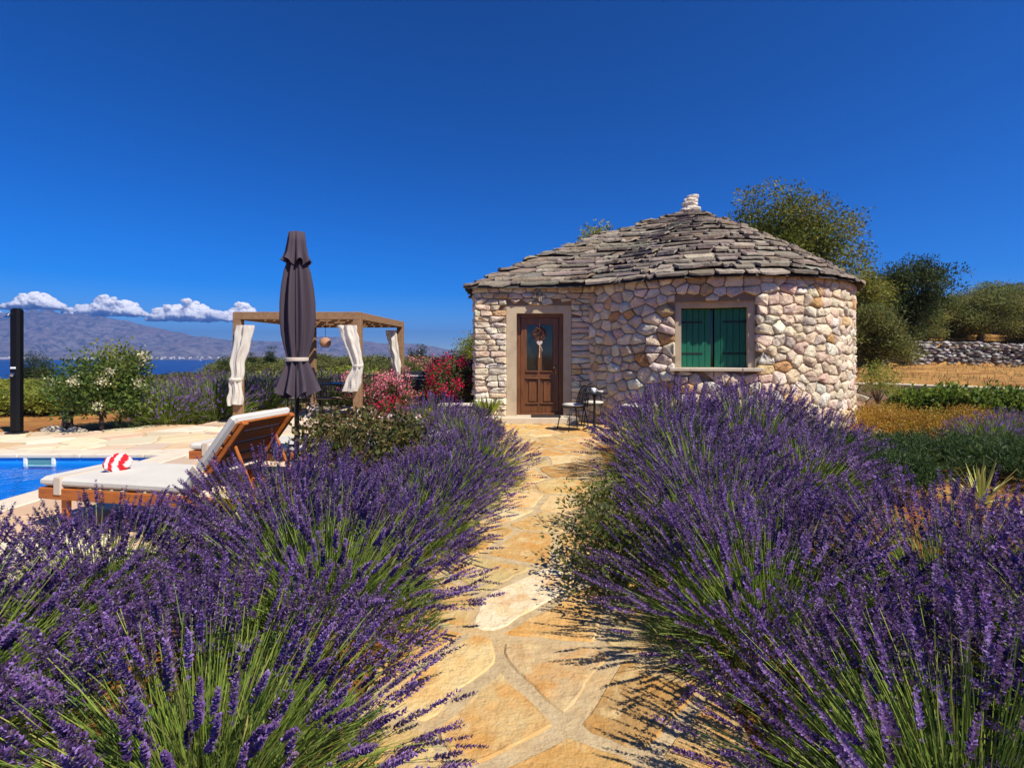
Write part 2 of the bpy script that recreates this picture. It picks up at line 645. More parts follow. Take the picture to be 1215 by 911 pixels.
# ------------------------------------------------------------------ sea
seam = bpy.data.materials.new('sea')
seam.use_nodes = True
t = seam.node_tree
N, L = t.nodes, t.links
p = N["Principled BSDF"]
p.inputs['Base Color'].default_value = (.004, .035, .16, 1)
p.inputs['Roughness'].default_value = .35
p.inputs['Specular IOR Level'].default_value = .25
geo = N.new("ShaderNodeNewGeometry")
n1 = N.new("ShaderNodeTexNoise")
n1.inputs['Scale'].default_value = .05
n1.inputs['Detail'].default_value = 8
L.new(geo.outputs['Position'], n1.inputs['Vector'])
b = N.new("ShaderNodeBump")
b.inputs['Distance'].default_value = 3.0
L.new(n1.outputs['Fac'], b.inputs['Height'])
L.new(b.outputs[0], p.inputs['Normal'])
SEAZ = -25.0
V = np.array([(-9000, 120, SEAZ), (4000, 120, SEAZ), (4000, 5200, SEAZ), (-9000, 5200, SEAZ)], float)
tag(link('sea', mesh_np('sea', V, np.array([[0, 1, 2, 3]])), seam), kind='structure')

# ------------------------------------------------------------------ mountains across the water
sky_px = np.array([-500, -300, -150, -60, 0, 30, 60, 95, 130, 165, 200, 235, 270, 300, 330, 352, 378, 400, 425, 450, 480, 505, 530, 560, 620, 700, 1000, 1500])
sky_py = np.array([392, 380, 374, 373, 371, 369, 368, 373, 378, 385, 391, 397, 402, 403, 404, 402, 398, 399, 404, 406, 408, 409, 414, 418, 419, 420, 421, 421])
nc, nr = 640, 120
cols = np.linspace(-620, 1500, nc)
v = np.linspace(0, 1, nr)
y0, y1 = 3250.0, 5200.0
CX, VV = np.meshgrid(cols, v)
Yd = y0 + (y1 - y0) * VV
crest = np.interp(CX, sky_px, sky_py)
Hc = (HOR - crest) / F * (y0 + (y1 - y0) * .80) + CAMZ
prof = np.where(VV < .80, np.interp(VV, [0, .04, .16, .34, .5, .64, .74, .80], [0, .03, .13, .28, .46, .70, .93, 1.0]), 1 - (VV - .8) * 2.2)
Xd = (CX - 607.5) / F * Yd
nzv = np.zeros_like(Xd)
for i in range(nr):
    for j in range(nc):
        q = (Xd[i, j] * .0032, Yd[i, j] * .0022, 3.7)
        a = mnoise.ridged_multi_fractal(q, 1.0, 2.1, 6, 1.0, 2.0)
        bq = mnoise.noise((Xd[i, j] * .0007, Yd[i, j] * .001, 9.1))
        nzv[i, j] = (a - 1.2) * .24 + bq * .2
envelope = np.clip(VV / .3, 0, 1) * np.clip(1 - (VV - .78) / .04, .25, 1)
envelope = np.where(VV > .66, .5, 1) * np.clip(VV / .25, 0, 1)
Zd = SEAZ - 2 + (Hc - SEAZ) * (prof + nzv * envelope * .7)
idx = np.arange(nc * nr).reshape(nr, nc)
quads = np.stack([idx[:-1, :-1], idx[:-1, 1:], idx[1:, 1:], idx[1:, :-1]], -1).reshape(-1, 4)
M['mountain'] = mat('mountain_rock', (.30, .26, .235), rough=1, var=((.06, .065, .045), .42, .62, .8), vscale=.02, vdetail=12, var2=((.27, .20, .16), .5, .66, .7), v2scale=.0022, spec=0, bump=60, bscale=.012, bdetail=12)
tag(link('mountains', mesh_np('mountains', np.stack([Xd, Yd, Zd], -1), quads, smooth=True), M['mountain']), kind='structure')
# coast village: many tiny white houses on the far shore
rng = np.random.default_rng(3)
vb = MB()
for k in range(150):
    cpx = rng.choice([rng.uniform(0, 30), rng.uniform(60, 150), rng.uniform(175, 262), rng.uniform(300, 520)])
    yy = 3255 + rng.uniform(0, 120) + (rng.uniform(0, 160) if rng.random() < .2 else 0)
    zz = SEAZ + 1 + (yy - 3250) * .10
    s_ = rng.uniform(5, 13)
    vb.box(((cpx - 607.5) / F * yy, yy, zz + 4), (s_, s_, 8), rz=rng.uniform(0, 1))
tag(vb.build('coastal_village', mat('village_white', (.75, .70, .62), rough=.9)), kind='stuff')

# ------------------------------------------------------------------ clouds
def cloud(pxl, pxr, ytop, ybot, dist, seed, label, n=190):
    rnd = random.Random(seed)
    x0, x1 = (pxl - 607.5) / F * dist, (pxr - 607.5) / F * dist
    zb, zt = CAMZ - (ybot - HOR) / F * dist, CAMZ - (ytop - HOR) / F * dist
    W, Hh = (x1 - x0) / 2, zt - zb
    import bmesh
    bm = bmesh.new()
    bmesh.ops.create_icosphere(bm, subdivisions=3, radius=1)
    iv = [v.co.copy() for v in bm.verts]
    ifc = [tuple(v.index for v in f.verts) for f in bm.faces]
    bm.free()
    ivn = np.array([tuple(v) for v in iv])
    peaks = [(rnd.uniform(-.75, .75), rnd.uniform(.5, 1)) for _ in range(4)]
    peaks[0] = (rnd.uniform(-.2, .2), 1.0)
    Vs, Fs = [], []
    base = 0
    for k in range(n):
        u = rnd.uniform(-1, 1)
        top = max(pk[1] * math.exp(-((u - pk[0]) / .28) ** 2) for pk in peaks)
        top = max(top, .28) * (1 - abs(u) ** 4)
        hz = rnd.uniform(0, 1) ** .8 * top
        rr = Hh * rnd.uniform(.09, .21) * (1.15 - .5 * hz)
        rr *= (1 - .5 * abs(u) ** 3)
        c = np.array([u * W, rnd.uniform(-1, 1) * W * .25, rr * .5 + hz * max(Hh - 1.3 * rr, 0)])
        off = np.array([1 + .38 * mnoise.noise(tuple(q * 1.7 + c / Hh * 3)) + .22 * mnoise.noise(tuple(q * 4.1 + c / Hh * 5)) for q in ivn])
        P = ivn * off[:, None] * rr * np.array([1.7, 1.2, 1])
        P = P + c
        P[:, 2] = np.where(P[:, 2] < 0, P[:, 2] * .3, P[:, 2])
        Vs.append(P)
        Fs.append(np.array(ifc) + base)
        base += len(ivn)
    o = link('cloud', mesh_np('cloud', np.concatenate(Vs), np.concatenate(Fs), smooth=True), M['cloud'], loc=((x0 + x1) / 2, dist, zb))
    rm = o.modifiers.new('merge', 'REMESH')
    rm.mode = 'VOXEL'
    rm.voxel_size = Hh * .028
    rm.use_smooth_shade = True
    smo = o.modifiers.new('soften', 'SMOOTH')
    smo.factor = .5
    smo.iterations = 7
    tx_ = bpy.data.textures.new('cloud_billows', 'CLOUDS')
    tx_.noise_scale = Hh * .16
    tx_.noise_depth = 4
    dm_ = o.modifiers.new('billows', 'DISPLACE')
    dm_.texture = tx_
    dm_.texture_coords = 'LOCAL'
    dm_.strength = Hh * .16
    dm_.mid_level = .5
    tag(o, label, 'cloud', 'clouds above the mountains')


cloud(-60, 8, 360, 382, 12500, 5, 'small white cloud standing behind the black shower column')
cloud(6, 76, 345, 367, 12000, 1, 'flat topped white cumulus cloud over the mountain summit')
cloud(84, 170, 350, 375, 12300, 2, 'long white double humped cumulus cloud above the mountain slope')
cloud(180, 272, 355, 381, 12600, 8, 'widest white cumulus cloud above the low mountain shoulder')
cloud(268, 306, 358, 380, 12900, 14, 'small white cloud rising over the pergola corner')
cloud(-330, -90, 340, 375, 12900, 17, 'wide white cumulus cloud beyond the mountain flank')

# ------------------------------------------------------------------ paving
def paving(parent, base, regions, size, gap, material, name, limit, seed, palette, weights, top=.014, squash=1.0):
    rnd = random.Random(seed)
    rg = np.random.default_rng(seed)
    pieces = []
    for reg in regions:
        xs = [q[0] for q in reg]
        ys = [q[1] for q in reg]
        seeds = []
        nyy = max(1, int((max(ys) - min(ys)) / (size * squash)))
        nxx = max(1, int((max(xs) - min(xs)) / size))
        for r in range(-1, nyy + 1):
            for i in range(-1, nxx + 1):
                if rnd.random() < .14:
                    continue
                u = (i + .5 + .5 * (r % 2) + rnd.uniform(-.42, .42)) / nxx
                v_ = (r + .5 + rnd.uniform(-.42, .42)) / nyy
                # map into quad
                a, b_, c_, d_ = reg
                X_ = (1 - u) * (1 - v_) * a[0] + u * (1 - v_) * b_[0] + u * v_ * c_[0] + (1 - u) * v_ * d_[0]
                Y_ = (1 - u) * (1 - v_) * a[1] + u * (1 - v_) * b_[1] + u * v_ * c_[1] + (1 - u) * v_ * d_[1]
                seeds.append((X_, Y_))
        for s_, poly in voronoi(seeds, [], reg, gap, rnd):
            area = abs(sum(poly[i - 1][0] * poly[i][1] - poly[i][0] * poly[i - 1][1] for i in range(len(poly)))) / 2
            if area < .006:
                continue
            # wobble long edges a little, then round the corners
            Q = []
            for i in range(len(poly)):
                a, b_ = poly[i - 1], poly[i]
                Lg = math.hypot(b_[0] - a[0], b_[1] - a[1])
                if Lg > .16:
                    nx1, ny1 = (b_[1] - a[1]) / Lg, -(b_[0] - a[0]) / Lg
                    w_ = rnd.uniform(-.05, .012) * min(Lg, .6)
                    Q.append(((a[0] + b_[0]) / 2 - nx1 * abs(w_), (a[1] + b_[1]) / 2 - ny1 * abs(w_)))
                Q.append(b_)
            P0 = cut_corners(Q, .13)
            P = []
            for i in range(len(P0)):
                a, b_ = P0[i - 1], P0[i]
                Lg = math.hypot(b_[0] - a[0], b_[1] - a[1])
                kk = max(1, int(Lg / .09))
                for q in range(kk):
                    f = (q + .5) / kk
                    P.append((a[0] + (b_[0] - a[0]) * f + rnd.uniform(-.1, .1) * min(Lg, .12), a[1] + (b_[1] - a[1]) * f + rnd.uniform(-.1, .1) * min(Lg, .12)))
            n = len(P)
            if n < 3:
                continue
            cx, cy = sum(q[0] for q in P) / n, sum(q[1] for q in P) / n
            t_ = top * rnd.uniform(.55, 1.3)
            V = [(q[0], q[1], -.03) for q in P]
            V += [(q[0], q[1], t_ * .2 - .0035) for q in P]
            V += [(cx + (q[0] - cx) * .96, cy + (q[1] - cy) * .96, t_ + rnd.uniform(-.002, .002)) for q in P]
            Fc = []
            for k in range(2):
                for i in range(n):
                    j = (i + 1) % n
                    Fc.append((k * n + i, k * n + j, (k + 1) * n + j, (k + 1) * n + i))
            Fc.append(tuple(range(2 * n, 3 * n)))
            V = [(a + 0, b_ + 0, c_ + base[2]) for a, b_, c_ in V]
            col = tuple(rng_cols(rg, 1, palette, weights, .10)[0])
            if name == 'flagstone' and math.hypot(cx - .17, cy - 3.02) < .24:
                col = (.76, .63, .42)
            pieces.append((V, Fc, col, proj_area(V)))
    place_pieces(name, pieces, material, parent, base, limit, name + '_filler')
    return pieces


def sheet(name, polys, z, material):
    mb = MB()
    for pl in polys:
        mb.add([(q[0], q[1], z) for q in pl], [tuple(range(len(pl)))])
        mb.add([(q[0], q[1], z - .12) for q in pl] + [(q[0], q[1], z) for q in pl],
               [(i, (i + 1) % len(pl), len(pl) + (i + 1) % len(pl), len(pl) + i) for i in range(len(pl))])
    return mb.build(name, material)


FLAGP = [(.56, .34, .12), (.60, .42, .18), (.62, .46, .215), (.50, .30, .105), (.68, .54, .30), (.50, .36, .175)]
FLAGW = [3, 4, 3, 2, 1.1, 1.5]
path_regs = [[(-.72, .5), (.78, .5), (1.36, 8.4), (-.24, 8.4)],
             [(-1.6, 8.4), (3.4, 8.4), (3.4, 11.0), (-1.6, 11.0)]]
path = tag(sheet('garden_path', path_regs, -.004, M['grout']), kind='structure')
paving(path, (0, 0, 0), path_regs, .50, .048, M['flag'], 'flagstone', 300, 21, FLAGP, FLAGW, top=.0035)

DECKP = [(.62, .49, .33), (.66, .54, .38), (.58, .43, .26), (.70, .60, .46), (.56, .44, .32)]
DECKW = [4, 3, 2.2, 1.5, 1.5]
deck_regs = [[(-4.6, 3.4), (-1.9, 3.4), (-1.9, 7.65), (-4.6, 7.65)],
             [(-4.6, 0), (-2.9, 0), (-2.9, 3.4), (-4.6, 3.4)],
             [(-14, 7.65), (-2.3, 7.65), (-2.3, 9.5), (-14, 9.5)],
             [(-7.9, 9.5), (-2.3, 9.5), (-2.3, 10.5), (-7.3, 10.5)],
             [(-6.4, 10.5), (-2.3, 10.5), (-2.3, 14.6), (-6.4, 14.6)]]
deck = tag(sheet('pool_deck', deck_regs, -.004, M['grout']), kind='structure')
paving(deck, (0, 0, 0), deck_regs, .58, .02, M['deckstone'], 'paving_stone', 300, 33, DECKP, DECKW, top=.010)

# ------------------------------------------------------------------ pool
pool = thing('swimming_pool', 'blue swimming pool with pale stone coping beside the paved deck', 'pool', (-5, 4, 0))
PB = (-5, 4, 0)
XI0, XI1, YI0, YI1 = -13.0, -4.95, 1.2, 7.32
WZ = -.12


def rel(b_, pts):
    return [(q[0] - b_[0], q[1] - b_[1], q[2] - b_[2]) for q in pts]


mb = MB()
D_ = -1.5
c8 = rel(PB, [(XI0, YI0, D_), (XI1, YI0, D_), (XI1, YI1, D_), (XI0, YI1, D_), (XI0, YI0, -.02), (XI1, YI0, -.02), (XI1, YI1, -.02), (XI0, YI1, -.02)])
mb.add(c8, [(0, 1, 2, 3), (0, 4, 5, 1), (1, 5, 6, 2), (2, 6, 7, 3), (3, 7, 4, 0)])
mb.build('liner', M['liner'], pool)
wm = bpy.data.materials.new('pool_water')
wm.use_nodes = True
M['water'] = wm
t = wm.node_tree
N, L = t.nodes, t.links
N.remove(N["Principled BSDF"])
gl = N.new("ShaderNodeBsdfGlossy")
gl.inputs['Roughness'].default_value = .04
tr = N.new("ShaderNodeBsdfTransparent")
tr.inputs['Color'].default_value = (.72, .93, 1, 1)
fr = N.new("ShaderNodeFresnel")
fr.inputs['IOR'].default_value = 1.25
mx = N.new("ShaderNodeMixShader")
geo = N.new("ShaderNodeNewGeometry")
n1 = N.new("ShaderNodeTexNoise")
n1.inputs['Scale'].default_value = 3.2
n1.inputs['Detail'].default_value = 4
L.new(geo.outputs['Position'], n1.inputs['Vector'])
b = N.new("ShaderNodeBump")
b.inputs['Distance'].default_value = .03
L.new(n1.outputs['Fac'], b.inputs['Height'])
L.new(b.outputs[0], gl.inputs['Normal'])
L.new(b.outputs[0], fr.inputs['Normal'])
L.new(fr.outputs[0], mx.inputs[0])
L.new(tr.outputs[0], mx.inputs[1])
L.new(gl.outputs[0], mx.inputs[2])
L.new(mx.outputs[0], N["Material Output"].inputs['Surface'])
mb = MB()
mb.add(rel(PB, [(XI0, YI0, WZ), (XI1, YI0, WZ), (XI1, YI1, WZ), (XI0, YI1, WZ)]), [(0, 1, 2, 3)])
mb.build('water', wm, pool)
# coping slabs
k = 0
xs = np.arange(XI0 - .35, XI1 + .01, .92)
for a in np.arange(XI0 - .35, XI1 - .1, .9):
    e = min(a + .893, XI1 + .34)
    mb = MB()
    mb.box(((a + e) / 2 + 5, YI1 + .15 - 4, -.012), (e - a, .36, .06), bev=.012)
    mb.build('coping_slab', M['coping'], pool)
for a in np.arange(YI0 - .1, YI1 - .3, .9):
    e = min(a + .893, YI1 - .035)
    mb = MB()
    mb.box((XI1 + .15 + 5, (a + e) / 2 - 4, -.012), (.36, e - a, .06), bev=.012)
    mb.build('coping_slab', M['coping'], pool)
# skimmer in the far pool wall
sx = (48 - 607.5) / F * YI1
mb = MB()
zc = CAMZ - (547 - HOR) / F * YI1
mb.box((sx + 5 - .20, YI1 - .012 - 4, zc), (.05, .03, .15), bev=.006)
mb.box((sx + 5 + .20, YI1 - .012 - 4, zc), (.05, .03, .15), bev=.006)
mb.box((sx + 5, YI1 - .012 - 4, zc - .062), (.36, .028, .026), bev=.005)
mb.box((sx + 5, YI1 - .012 - 4, zc + .066), (.36, .028, .016), bev=.005)
sk = mb.build('skimmer', M['white'], pool)
mb = MB()
mb.box((sx + 5, YI1 - .006 - 4, zc + .004), (.36, .006, .10))
mb.build('skimmer_flap', mat('skimmer_teal', (.10, .26, .28), rough=.3), sk)

# ------------------------------------------------------------------ stone house
HB = (4.5, 12.55, 0.0)
XC, YC, RW = 4.5, 12.55, 3.22
HE = 2.90
house = thing('stone_house', 'round limestone house with conical stone slab roof and square door porch', 'house', HB)
WALLP = [(.74, .62, .45), (.72, .57, .41), (.80, .72, .57), (.62, .42, .22), (.60, .52, .42), (.58, .33, .14), (.70, .54, .40)]
WALLW = [5, 4, 5, 1.0, 1.2, .45, 3]


def wall_seeds(s0, s1, z0, z1, openings, w_, h_, js, jz, rnd, drop=.08):
    seeds = []
    nr_ = int(round((z1 - z0) / h_))
    hh = (z1 - z0) / nr_
    ns = int(round((s1 - s0) / w_))
    ww = (s1 - s0) / ns
    for r in range(nr_):
        sh = rnd.uniform(0, 1)
        for i in range(-1, ns + 1):
            if rnd.random() < drop:
                continue
            s_ = s0 + (i + .5 + sh * .99 + rnd.uniform(-js, js)) * ww
            z_ = z0 + (r + .5 + rnd.uniform(-jz, jz)) * hh
            if s_ < s0 + .03 or s_ > s1 - .03:
                continue
            if any(a - .02 < s_ < b_ + .02 and c_ - .02 < z_ < d_ + .02 for a, b_, c_, d_ in openings):
                continue
            seeds.append((s_, z_))
    ghosts = []
    for s_, z_ in seeds:
        for a, b_, c_, d_ in openings:
            if c_ - .1 < z_ < d_ + .1:
                if a - .6 < s_ < a:
                    ghosts.append((2 * a - s_, z_))
                if b_ < s_ < b_ + .6:
                    ghosts.append((2 * b_ - s_, z_))
            if a - .1 < s_ < b_ + .1:
                if c_ - .5 < z_ < c_:
                    ghosts.append((s_, 2 * c_ - z_))
                if d_ < z_ < d_ + .5:
                    ghosts.append((s_, 2 * d_ - z_))
    return seeds, ghosts


def clip_outside(poly, op, eps=.012):
    """trim a stone that straddles an opening to the side its centre lies on"""
    a, b_, c_, d_ = op
    cx = sum(q[0] for q in poly) / len(poly)
    cy = sum(q[1] for q in poly) / len(poly)
    if not any(a < q[0] < b_ and c_ < q[1] < d_ for q in poly):
        xs_ = [q[0] for q in poly]
        ys_ = [q[1] for q in poly]
        if max(xs_) <= a or min(xs_) >= b_ or max(ys_) <= c_ or min(ys_) >= d_:
            return poly
    cand = [(a - cx, (1, 0), a - eps), (cx - b_, (-1, 0), -b_ - eps), (c_ - cy, (0, 1), c_ - eps), (cy - d_, (0, -1), -d_ - eps)]
    best = max(cand, key=lambda q: q[0])
    if best[0] <= 0:
        return []
    return clip_poly(poly, best[1], best[2])


def wall_pieces(mapper, s0, s1, z0, z1, openings, w_, h_, js, jz, seed, proud=.04, corner=.09, drop=.08, vis=True, gap=.011, stretch=1.3):
    rnd = random.Random(seed)
    rg = np.random.default_rng(seed)
    seeds, ghosts = wall_seeds(s0, s1, z0, z1, openings, w_, h_, js, jz, rnd, drop)
    region = [(s0, z0), (s1, z0), (s1, z1), (s0, z1)]
    out = []
    for s_, poly in voronoi(seeds, ghosts, region, gap, rnd, stretch=stretch):
        for op in openings:
            if len(poly) >= 3:
                poly = clip_outside(poly, op)
        if len(poly) < 3:
            continue
        ar = abs(sum(poly[i - 1][0] * poly[i][1] - poly[i][0] * poly[i - 1][1] for i in range(len(poly)))) / 2
        if ar < .003:
            continue
        V, Fc, _ = stone_shape(poly, rnd, .09, proud * rnd.uniform(.5, 1.5), corner, rnd.uniform(.55, .8), .015)
        W_ = [mapper(*q) for q in V]
        col = tuple(rng_cols(rg, 1, WALLP, WALLW, .09)[0])
        sc_ = proj_area(W_) if vis else 0
        if sc_ and sum(q[2] for q in W_) / len(W_) < .55:
            sc_ *= .1
        out.append((W_, Fc, col, sc_))
    return out


def cyl(s_, z_, h_):
    ph = s_ / RW
    return (XC + (RW + h_) * math.sin(ph), YC - (RW + h_) * math.cos(ph), z_)


PHW = R(-13.6)
SW = RW * PHW
WO = (SW - .71, SW + .71, 1.138, 2.43)
s_lo, s_hi = RW * R(-61.5), RW * R(88)
ps = wall_pieces(cyl, s_lo, s_hi, 0.0, HE, [WO], .25, .185, .36, .34, 101)
# core of the round wall (mortar), with the window hole
wall_r = None
mb = MB()
phs = sorted(set([R(a) for a in range(-64, 297, 4)] + [(WO[0]) / RW, (WO[1]) / RW]))
zs = [-.15, WO[2], WO[3], HE]
for a, b_ in zip(phs[:-1], phs[1:]):
    for c_, d_ in zip(zs[:-1], zs[1:]):
        mid = (a + b_) / 2 * RW
        if WO[0] < mid < WO[1] and c_ == WO[2]:
            continue
        mb.add(rel(HB, [cyl(a * RW, c_, -.028), cyl(b_ * RW, c_, -.028), cyl(b_ * RW, d_, -.028), cyl(a * RW, d_, -.028)]), [(0, 1, 2, 3)])
        mb.add(rel(HB, [cyl(a * RW, c_, -.45), cyl(b_ * RW, c_, -.45), cyl(b_ * RW, d_, -.45), cyl(a * RW, d_, -.45)]), [(3, 2, 1, 0)])
round_wall = mb.build('round_wall', M['mortar'], house)
place_pieces('stone', ps, M['stone'], round_wall, HB, 185, 'small_stones', True)
ps2 = wall_pieces(cyl, s_hi, RW * R(240), 0.0, HE, [], .27, .2, .36, .34, 102, vis=False)
place_pieces('stone', ps2, M['stone'], round_wall, HB, 0, 'rear_stones', True)

# porch walls
PX0, PX1, PY0, PY1 = -.806, 1.69, 11.0, 14.3
DO = (-.12, 1.28, -.2, 2.50)


def front_map(s_, z_, h_):
    return (s_, PY0 - h_, z_)


def side_map(s_, z_, h_):
    return (PX0 - h_, s_, z_)


mb = MB()
for x0, x1, z0, z1 in ((PX0 + .02, DO[0], -.15, HE), (DO[1], PX1 + .1, -.15, HE), (DO[0], DO[1], DO[3], HE)):
    mb.box(((x0 + x1) / 2 - HB[0], PY0 + .03 + .2 - HB[1], (z0 + z1) / 2), (x1 - x0, .4, z1 - z0))
mb.box((PX0 + .03 + .2 - HB[0], (PY0 + .43 + PY1) / 2 - HB[1], HE / 2 - .07), (.4, PY1 - PY0 - .43, HE + .14))
mb.box(((PX0 + 2.4) / 2 - HB[0], PY1 + .2 - HB[1], HE / 2 - .07), (2.4 - PX0, .4, HE + .14))
porch_wall = mb.build('porch_wall', M['mortar'], house)
ps3 = wall_pieces(front_map, PX0, PX1 + .02, 0.0, HE, [DO], .24, .128, .40, .16, 103, proud=.034, corner=.09, drop=.0, gap=.010, stretch=3.2)
place_pieces('stone', ps3, M['stone'], porch_wall, HB, 115, 'small_stones', True)
ps4 = wall_pieces(side_map, PY0 + .03, PY1, 0.0, HE, [], .27, .14, .38, .16, 104, corner=.12, vis=False, stretch=3.2)
place_pieces('stone', ps4, M['stone'], porch_wall, HB, 0, 'side_stones', True)
# step at the door
mb = MB()
mb.box((.58 - HB[0], 10.93 - HB[1], .06), (1.62, .56, .135), bev=.015)
mb.build('door_step', M['sill'], house)

# door surround (plaster) and door
mb = MB()
yf, yb = PY0 + .035, PY0 + .36
BX0, BX1, BZ1 = .10, 1.115, 2.335
for x0, x1, z0, z1 in ((DO[0], BX0, .128, DO[3]), (BX1, DO[1], .128, DO[3]), (BX0, BX1, BZ1, DO[3])):
    mb.box(((x0 + x1) / 2 - HB[0], (yf + yb) / 2 - HB[1], (z0 + z1) / 2), (x1 - x0, yb - yf, z1 - z0))
mb.build('door_surround', M['surround'], house)
DY = PY0 + .235
mb = MB()
fw = .085
for x0, x1, z0, z1 in ((BX0, BX0 + fw, .13, BZ1), (BX1 - fw, BX1, .13, BZ1), (BX0 + fw, BX1 - fw, BZ1 - fw, BZ1), (BX0 + fw, BX1 - fw, .13, .17)):
    mb.box(((x0 + x1) / 2 - HB[0], DY - HB[1], (z0 + z1) / 2), (x1 - x0, .10, z1 - z0), bev=.008)
mb.build('door_frame', M['doorwood'], house)
# leaf built from stiles and rails so that panes and panels sit in real recesses
LX0, LX1, LZ0, LZ1 = BX0 + fw + .004, BX1 - fw - .004, .174, BZ1 - fw - .004
lc = (LX0 + LX1) / 2
mb = MB()
DYL = DY + .02
st = .135
ms = .085
for x0, x1, z0, z1 in ((LX0, LX0 + st, LZ0, LZ1), (LX1 - st, LX1, LZ0, LZ1), (lc - ms / 2, lc + ms / 2, LZ0, LZ1)):
    mb.box(((x0 + x1) / 2 - HB[0], DYL - HB[1], (z0 + z1) / 2), (x1 - x0, .06, z1 - z0), bev=.005)
for x0, x1 in ((LX0 + st, lc - ms / 2), (lc + ms / 2, LX1 - st)):
    for z0, z1 in ((LZ0, LZ0 + .2), (.93, 1.08), (LZ1 - .15, LZ1)):
        mb.box(((x0 + x1) / 2 - HB[0], DYL + .002 - HB[1], (z0 + z1) / 2), (x1 - x0, .056, z1 - z0))
door = mb.build('door', M['doorwood'], house)
for x0, x1 in ((LX0 + st, lc - ms / 2), (lc + ms / 2, LX1 - st)):
    xm = (x0 + x1) / 2 - HB[0]
    mb = MB()
    mb.box((xm, DYL + .02 - HB[1], (1.08 + LZ1 - .15) / 2), (x1 - x0, .012, LZ1 - .15 - 1.08))
    mb.build('glass_pane', M['glass'], door)
    mb = MB()
    mb.box((xm, DYL + .012 - HB[1], (LZ0 + .2 + .93) / 2), (x1 - x0, .03, .93 - LZ0 - .2))
    mb.box((xm, DYL - .004 - HB[1], (LZ0 + .2 + .93) / 2), (x1 - x0 - .07, .03, .93 - LZ0 - .27), bev=.012)
    mb.build('panel', M['doorwood'], door)
    mb = MB()
    for zz in (1.075, .925, LZ0 + .205):
        mb.box((xm, DYL - .042 - HB[1], zz), (x1 - x0 + .04, .035, .028), bev=.008)
    mb.build('moulding', M['doorwood'], door)
mb = MB()
mb.box((LX1 - .06 - HB[0], DYL - .034 - HB[1], 1.12), (.035, .008, .2), bev=.003)
mb.tube([(LX1 - .06 - HB[0], DYL - .03 - HB[1], 1.16), (LX1 - .06 - HB[0], DYL - .08 - HB[1], 1.16), (LX1 - .17 - HB[0], DYL - .085 - HB[1], 1.155)], .009, 8)
mb.build('handle', M['brass'], door, smooth=True)

# window: surround, sill, shutters
nW = Vector((math.sin(PHW), -math.cos(PHW), 0))
tW = Vector((math.cos(PHW), math.sin(PHW), 0))


def win(u, d_, z_):
    """u along the wall, d outward from the house axis, z up -> house local"""
    q = nW * d_ + tW * u
    return (q.x, q.y, z_)


mb = MB()
fo, fb = 3.085, 2.76
sw_, tw_ = .125, .105
for u0, u1, z0, z1 in ((-.72, -.72 + sw_ + .01, 1.2, 2.44), (.72 - sw_ - .01, .72, 1.2, 2.44), (-.585, .585, 2.44 - tw_ - .01, 2.44)):
    c = win((u0 + u1) / 2, (fo + fb) / 2, (z0 + z1) / 2)
    mb.box(c, (u1 - u0, fo - fb, z1 - z0), rz=PHW)
mb.build('window_surround', M['surround'], house)
mb = MB()
mb.box(win(0, 3.07, 1.165), (1.62, .48, .062), rz=PHW, bev=.01)
mb.build('window_sill', M['sill'], house)
mb = MB()
mb.box(win(0, 2.74, 1.78), (1.2, .02, 1.2), rz=PHW)
mb.build('window_pane', M['glass'], house)
for sgn in (-1, 1):
    hx = win(sgn * .582, 2.92, 1.2)
    mb = MB()
    wl = .555
    mb.box((-sgn * wl / 2, .018, .555), (wl, .016, 1.11))
    sh = mb.build('shutter', M['green'], house, hx, PHW - sgn * R(7))
    npl = 5
    for i in range(npl):
        mb = MB()
        mb.box((-sgn * (i + .5) * wl / npl, 0, .555), (wl / npl - .006, .022, 1.11), bev=.005)
        mb.build('plank', M['green'], sh)
    for zz in (.26, .86):
        mb = MB()
        mb.box((-sgn * wl * .36, -.015, zz), (wl * .72, .006, .038), bev=.002)
        mb.tube([(-sgn * .0, -.018, zz - .03), (-sgn * .0, -.018, zz + .03)], .012, 8)
        mb.build('strap_hinge', M['iron'], sh)

# ---------------- roof
OV = .17
APEX = Vector((4.40, 12.6, 4.97))
ro = RW + OV
ol = []
dyj = YC - (PY0 - OV)
phj = -math.acos(dyj / ro)
dyk = (PY1 + .4 + OV) - YC
phk = 2 * math.pi - math.acos(max(-1, min(1, -dyk / ro)))
nA = 150
for i in range(nA + 1):
    ph = phj + (phk - phj) * i / nA
    ol.append((XC + ro * math.sin(ph), YC - ro * math.cos(ph)))


def seg(a, b_, n):
    return [(a[0] + (b_[0] - a[0]) * k / n, a[1] + (b_[1] - a[1]) * k / n) for k in range(1, n + 1)]


cA = (PX0 - OV, PY1 + .4 + OV)
cB = (PX0 - OV, PY0 - OV)
ol += seg(ol[-1], cA, 18) + seg(cA, cB, 26) + seg(cB, ol[0], 20)[:-1]
ol = np.array(ol)
sm = ol.copy()
jx = np.array([XC + ro * math.sin(phj), YC - ro * math.cos(phj)])
for it in range(60):
    av = (np.roll(sm, 1, 0) + np.roll(sm, -1, 0)) / 2
    wgt = np.clip(1 - np.hypot(*(ol - jx).T) / 1.0, 0, 1)[:, None]
    sm = sm + (av - sm) * wgt
ol = sm
seglen = np.hypot(*(np.roll(ol, -1, 0) - ol).T)
cum = np.concatenate([[0], np.cumsum(seglen)])
TOT = cum[-1]


def eave(u):
    d_ = (u % 1.0) * TOT
    i = int(np.searchsorted(cum, d_, side='right') - 1) % len(ol)
    f = (d_ - cum[i]) / seglen[i]
    a, b_ = ol[i], ol[(i + 1) % len(ol)]
    return a + (b_ - a) * f


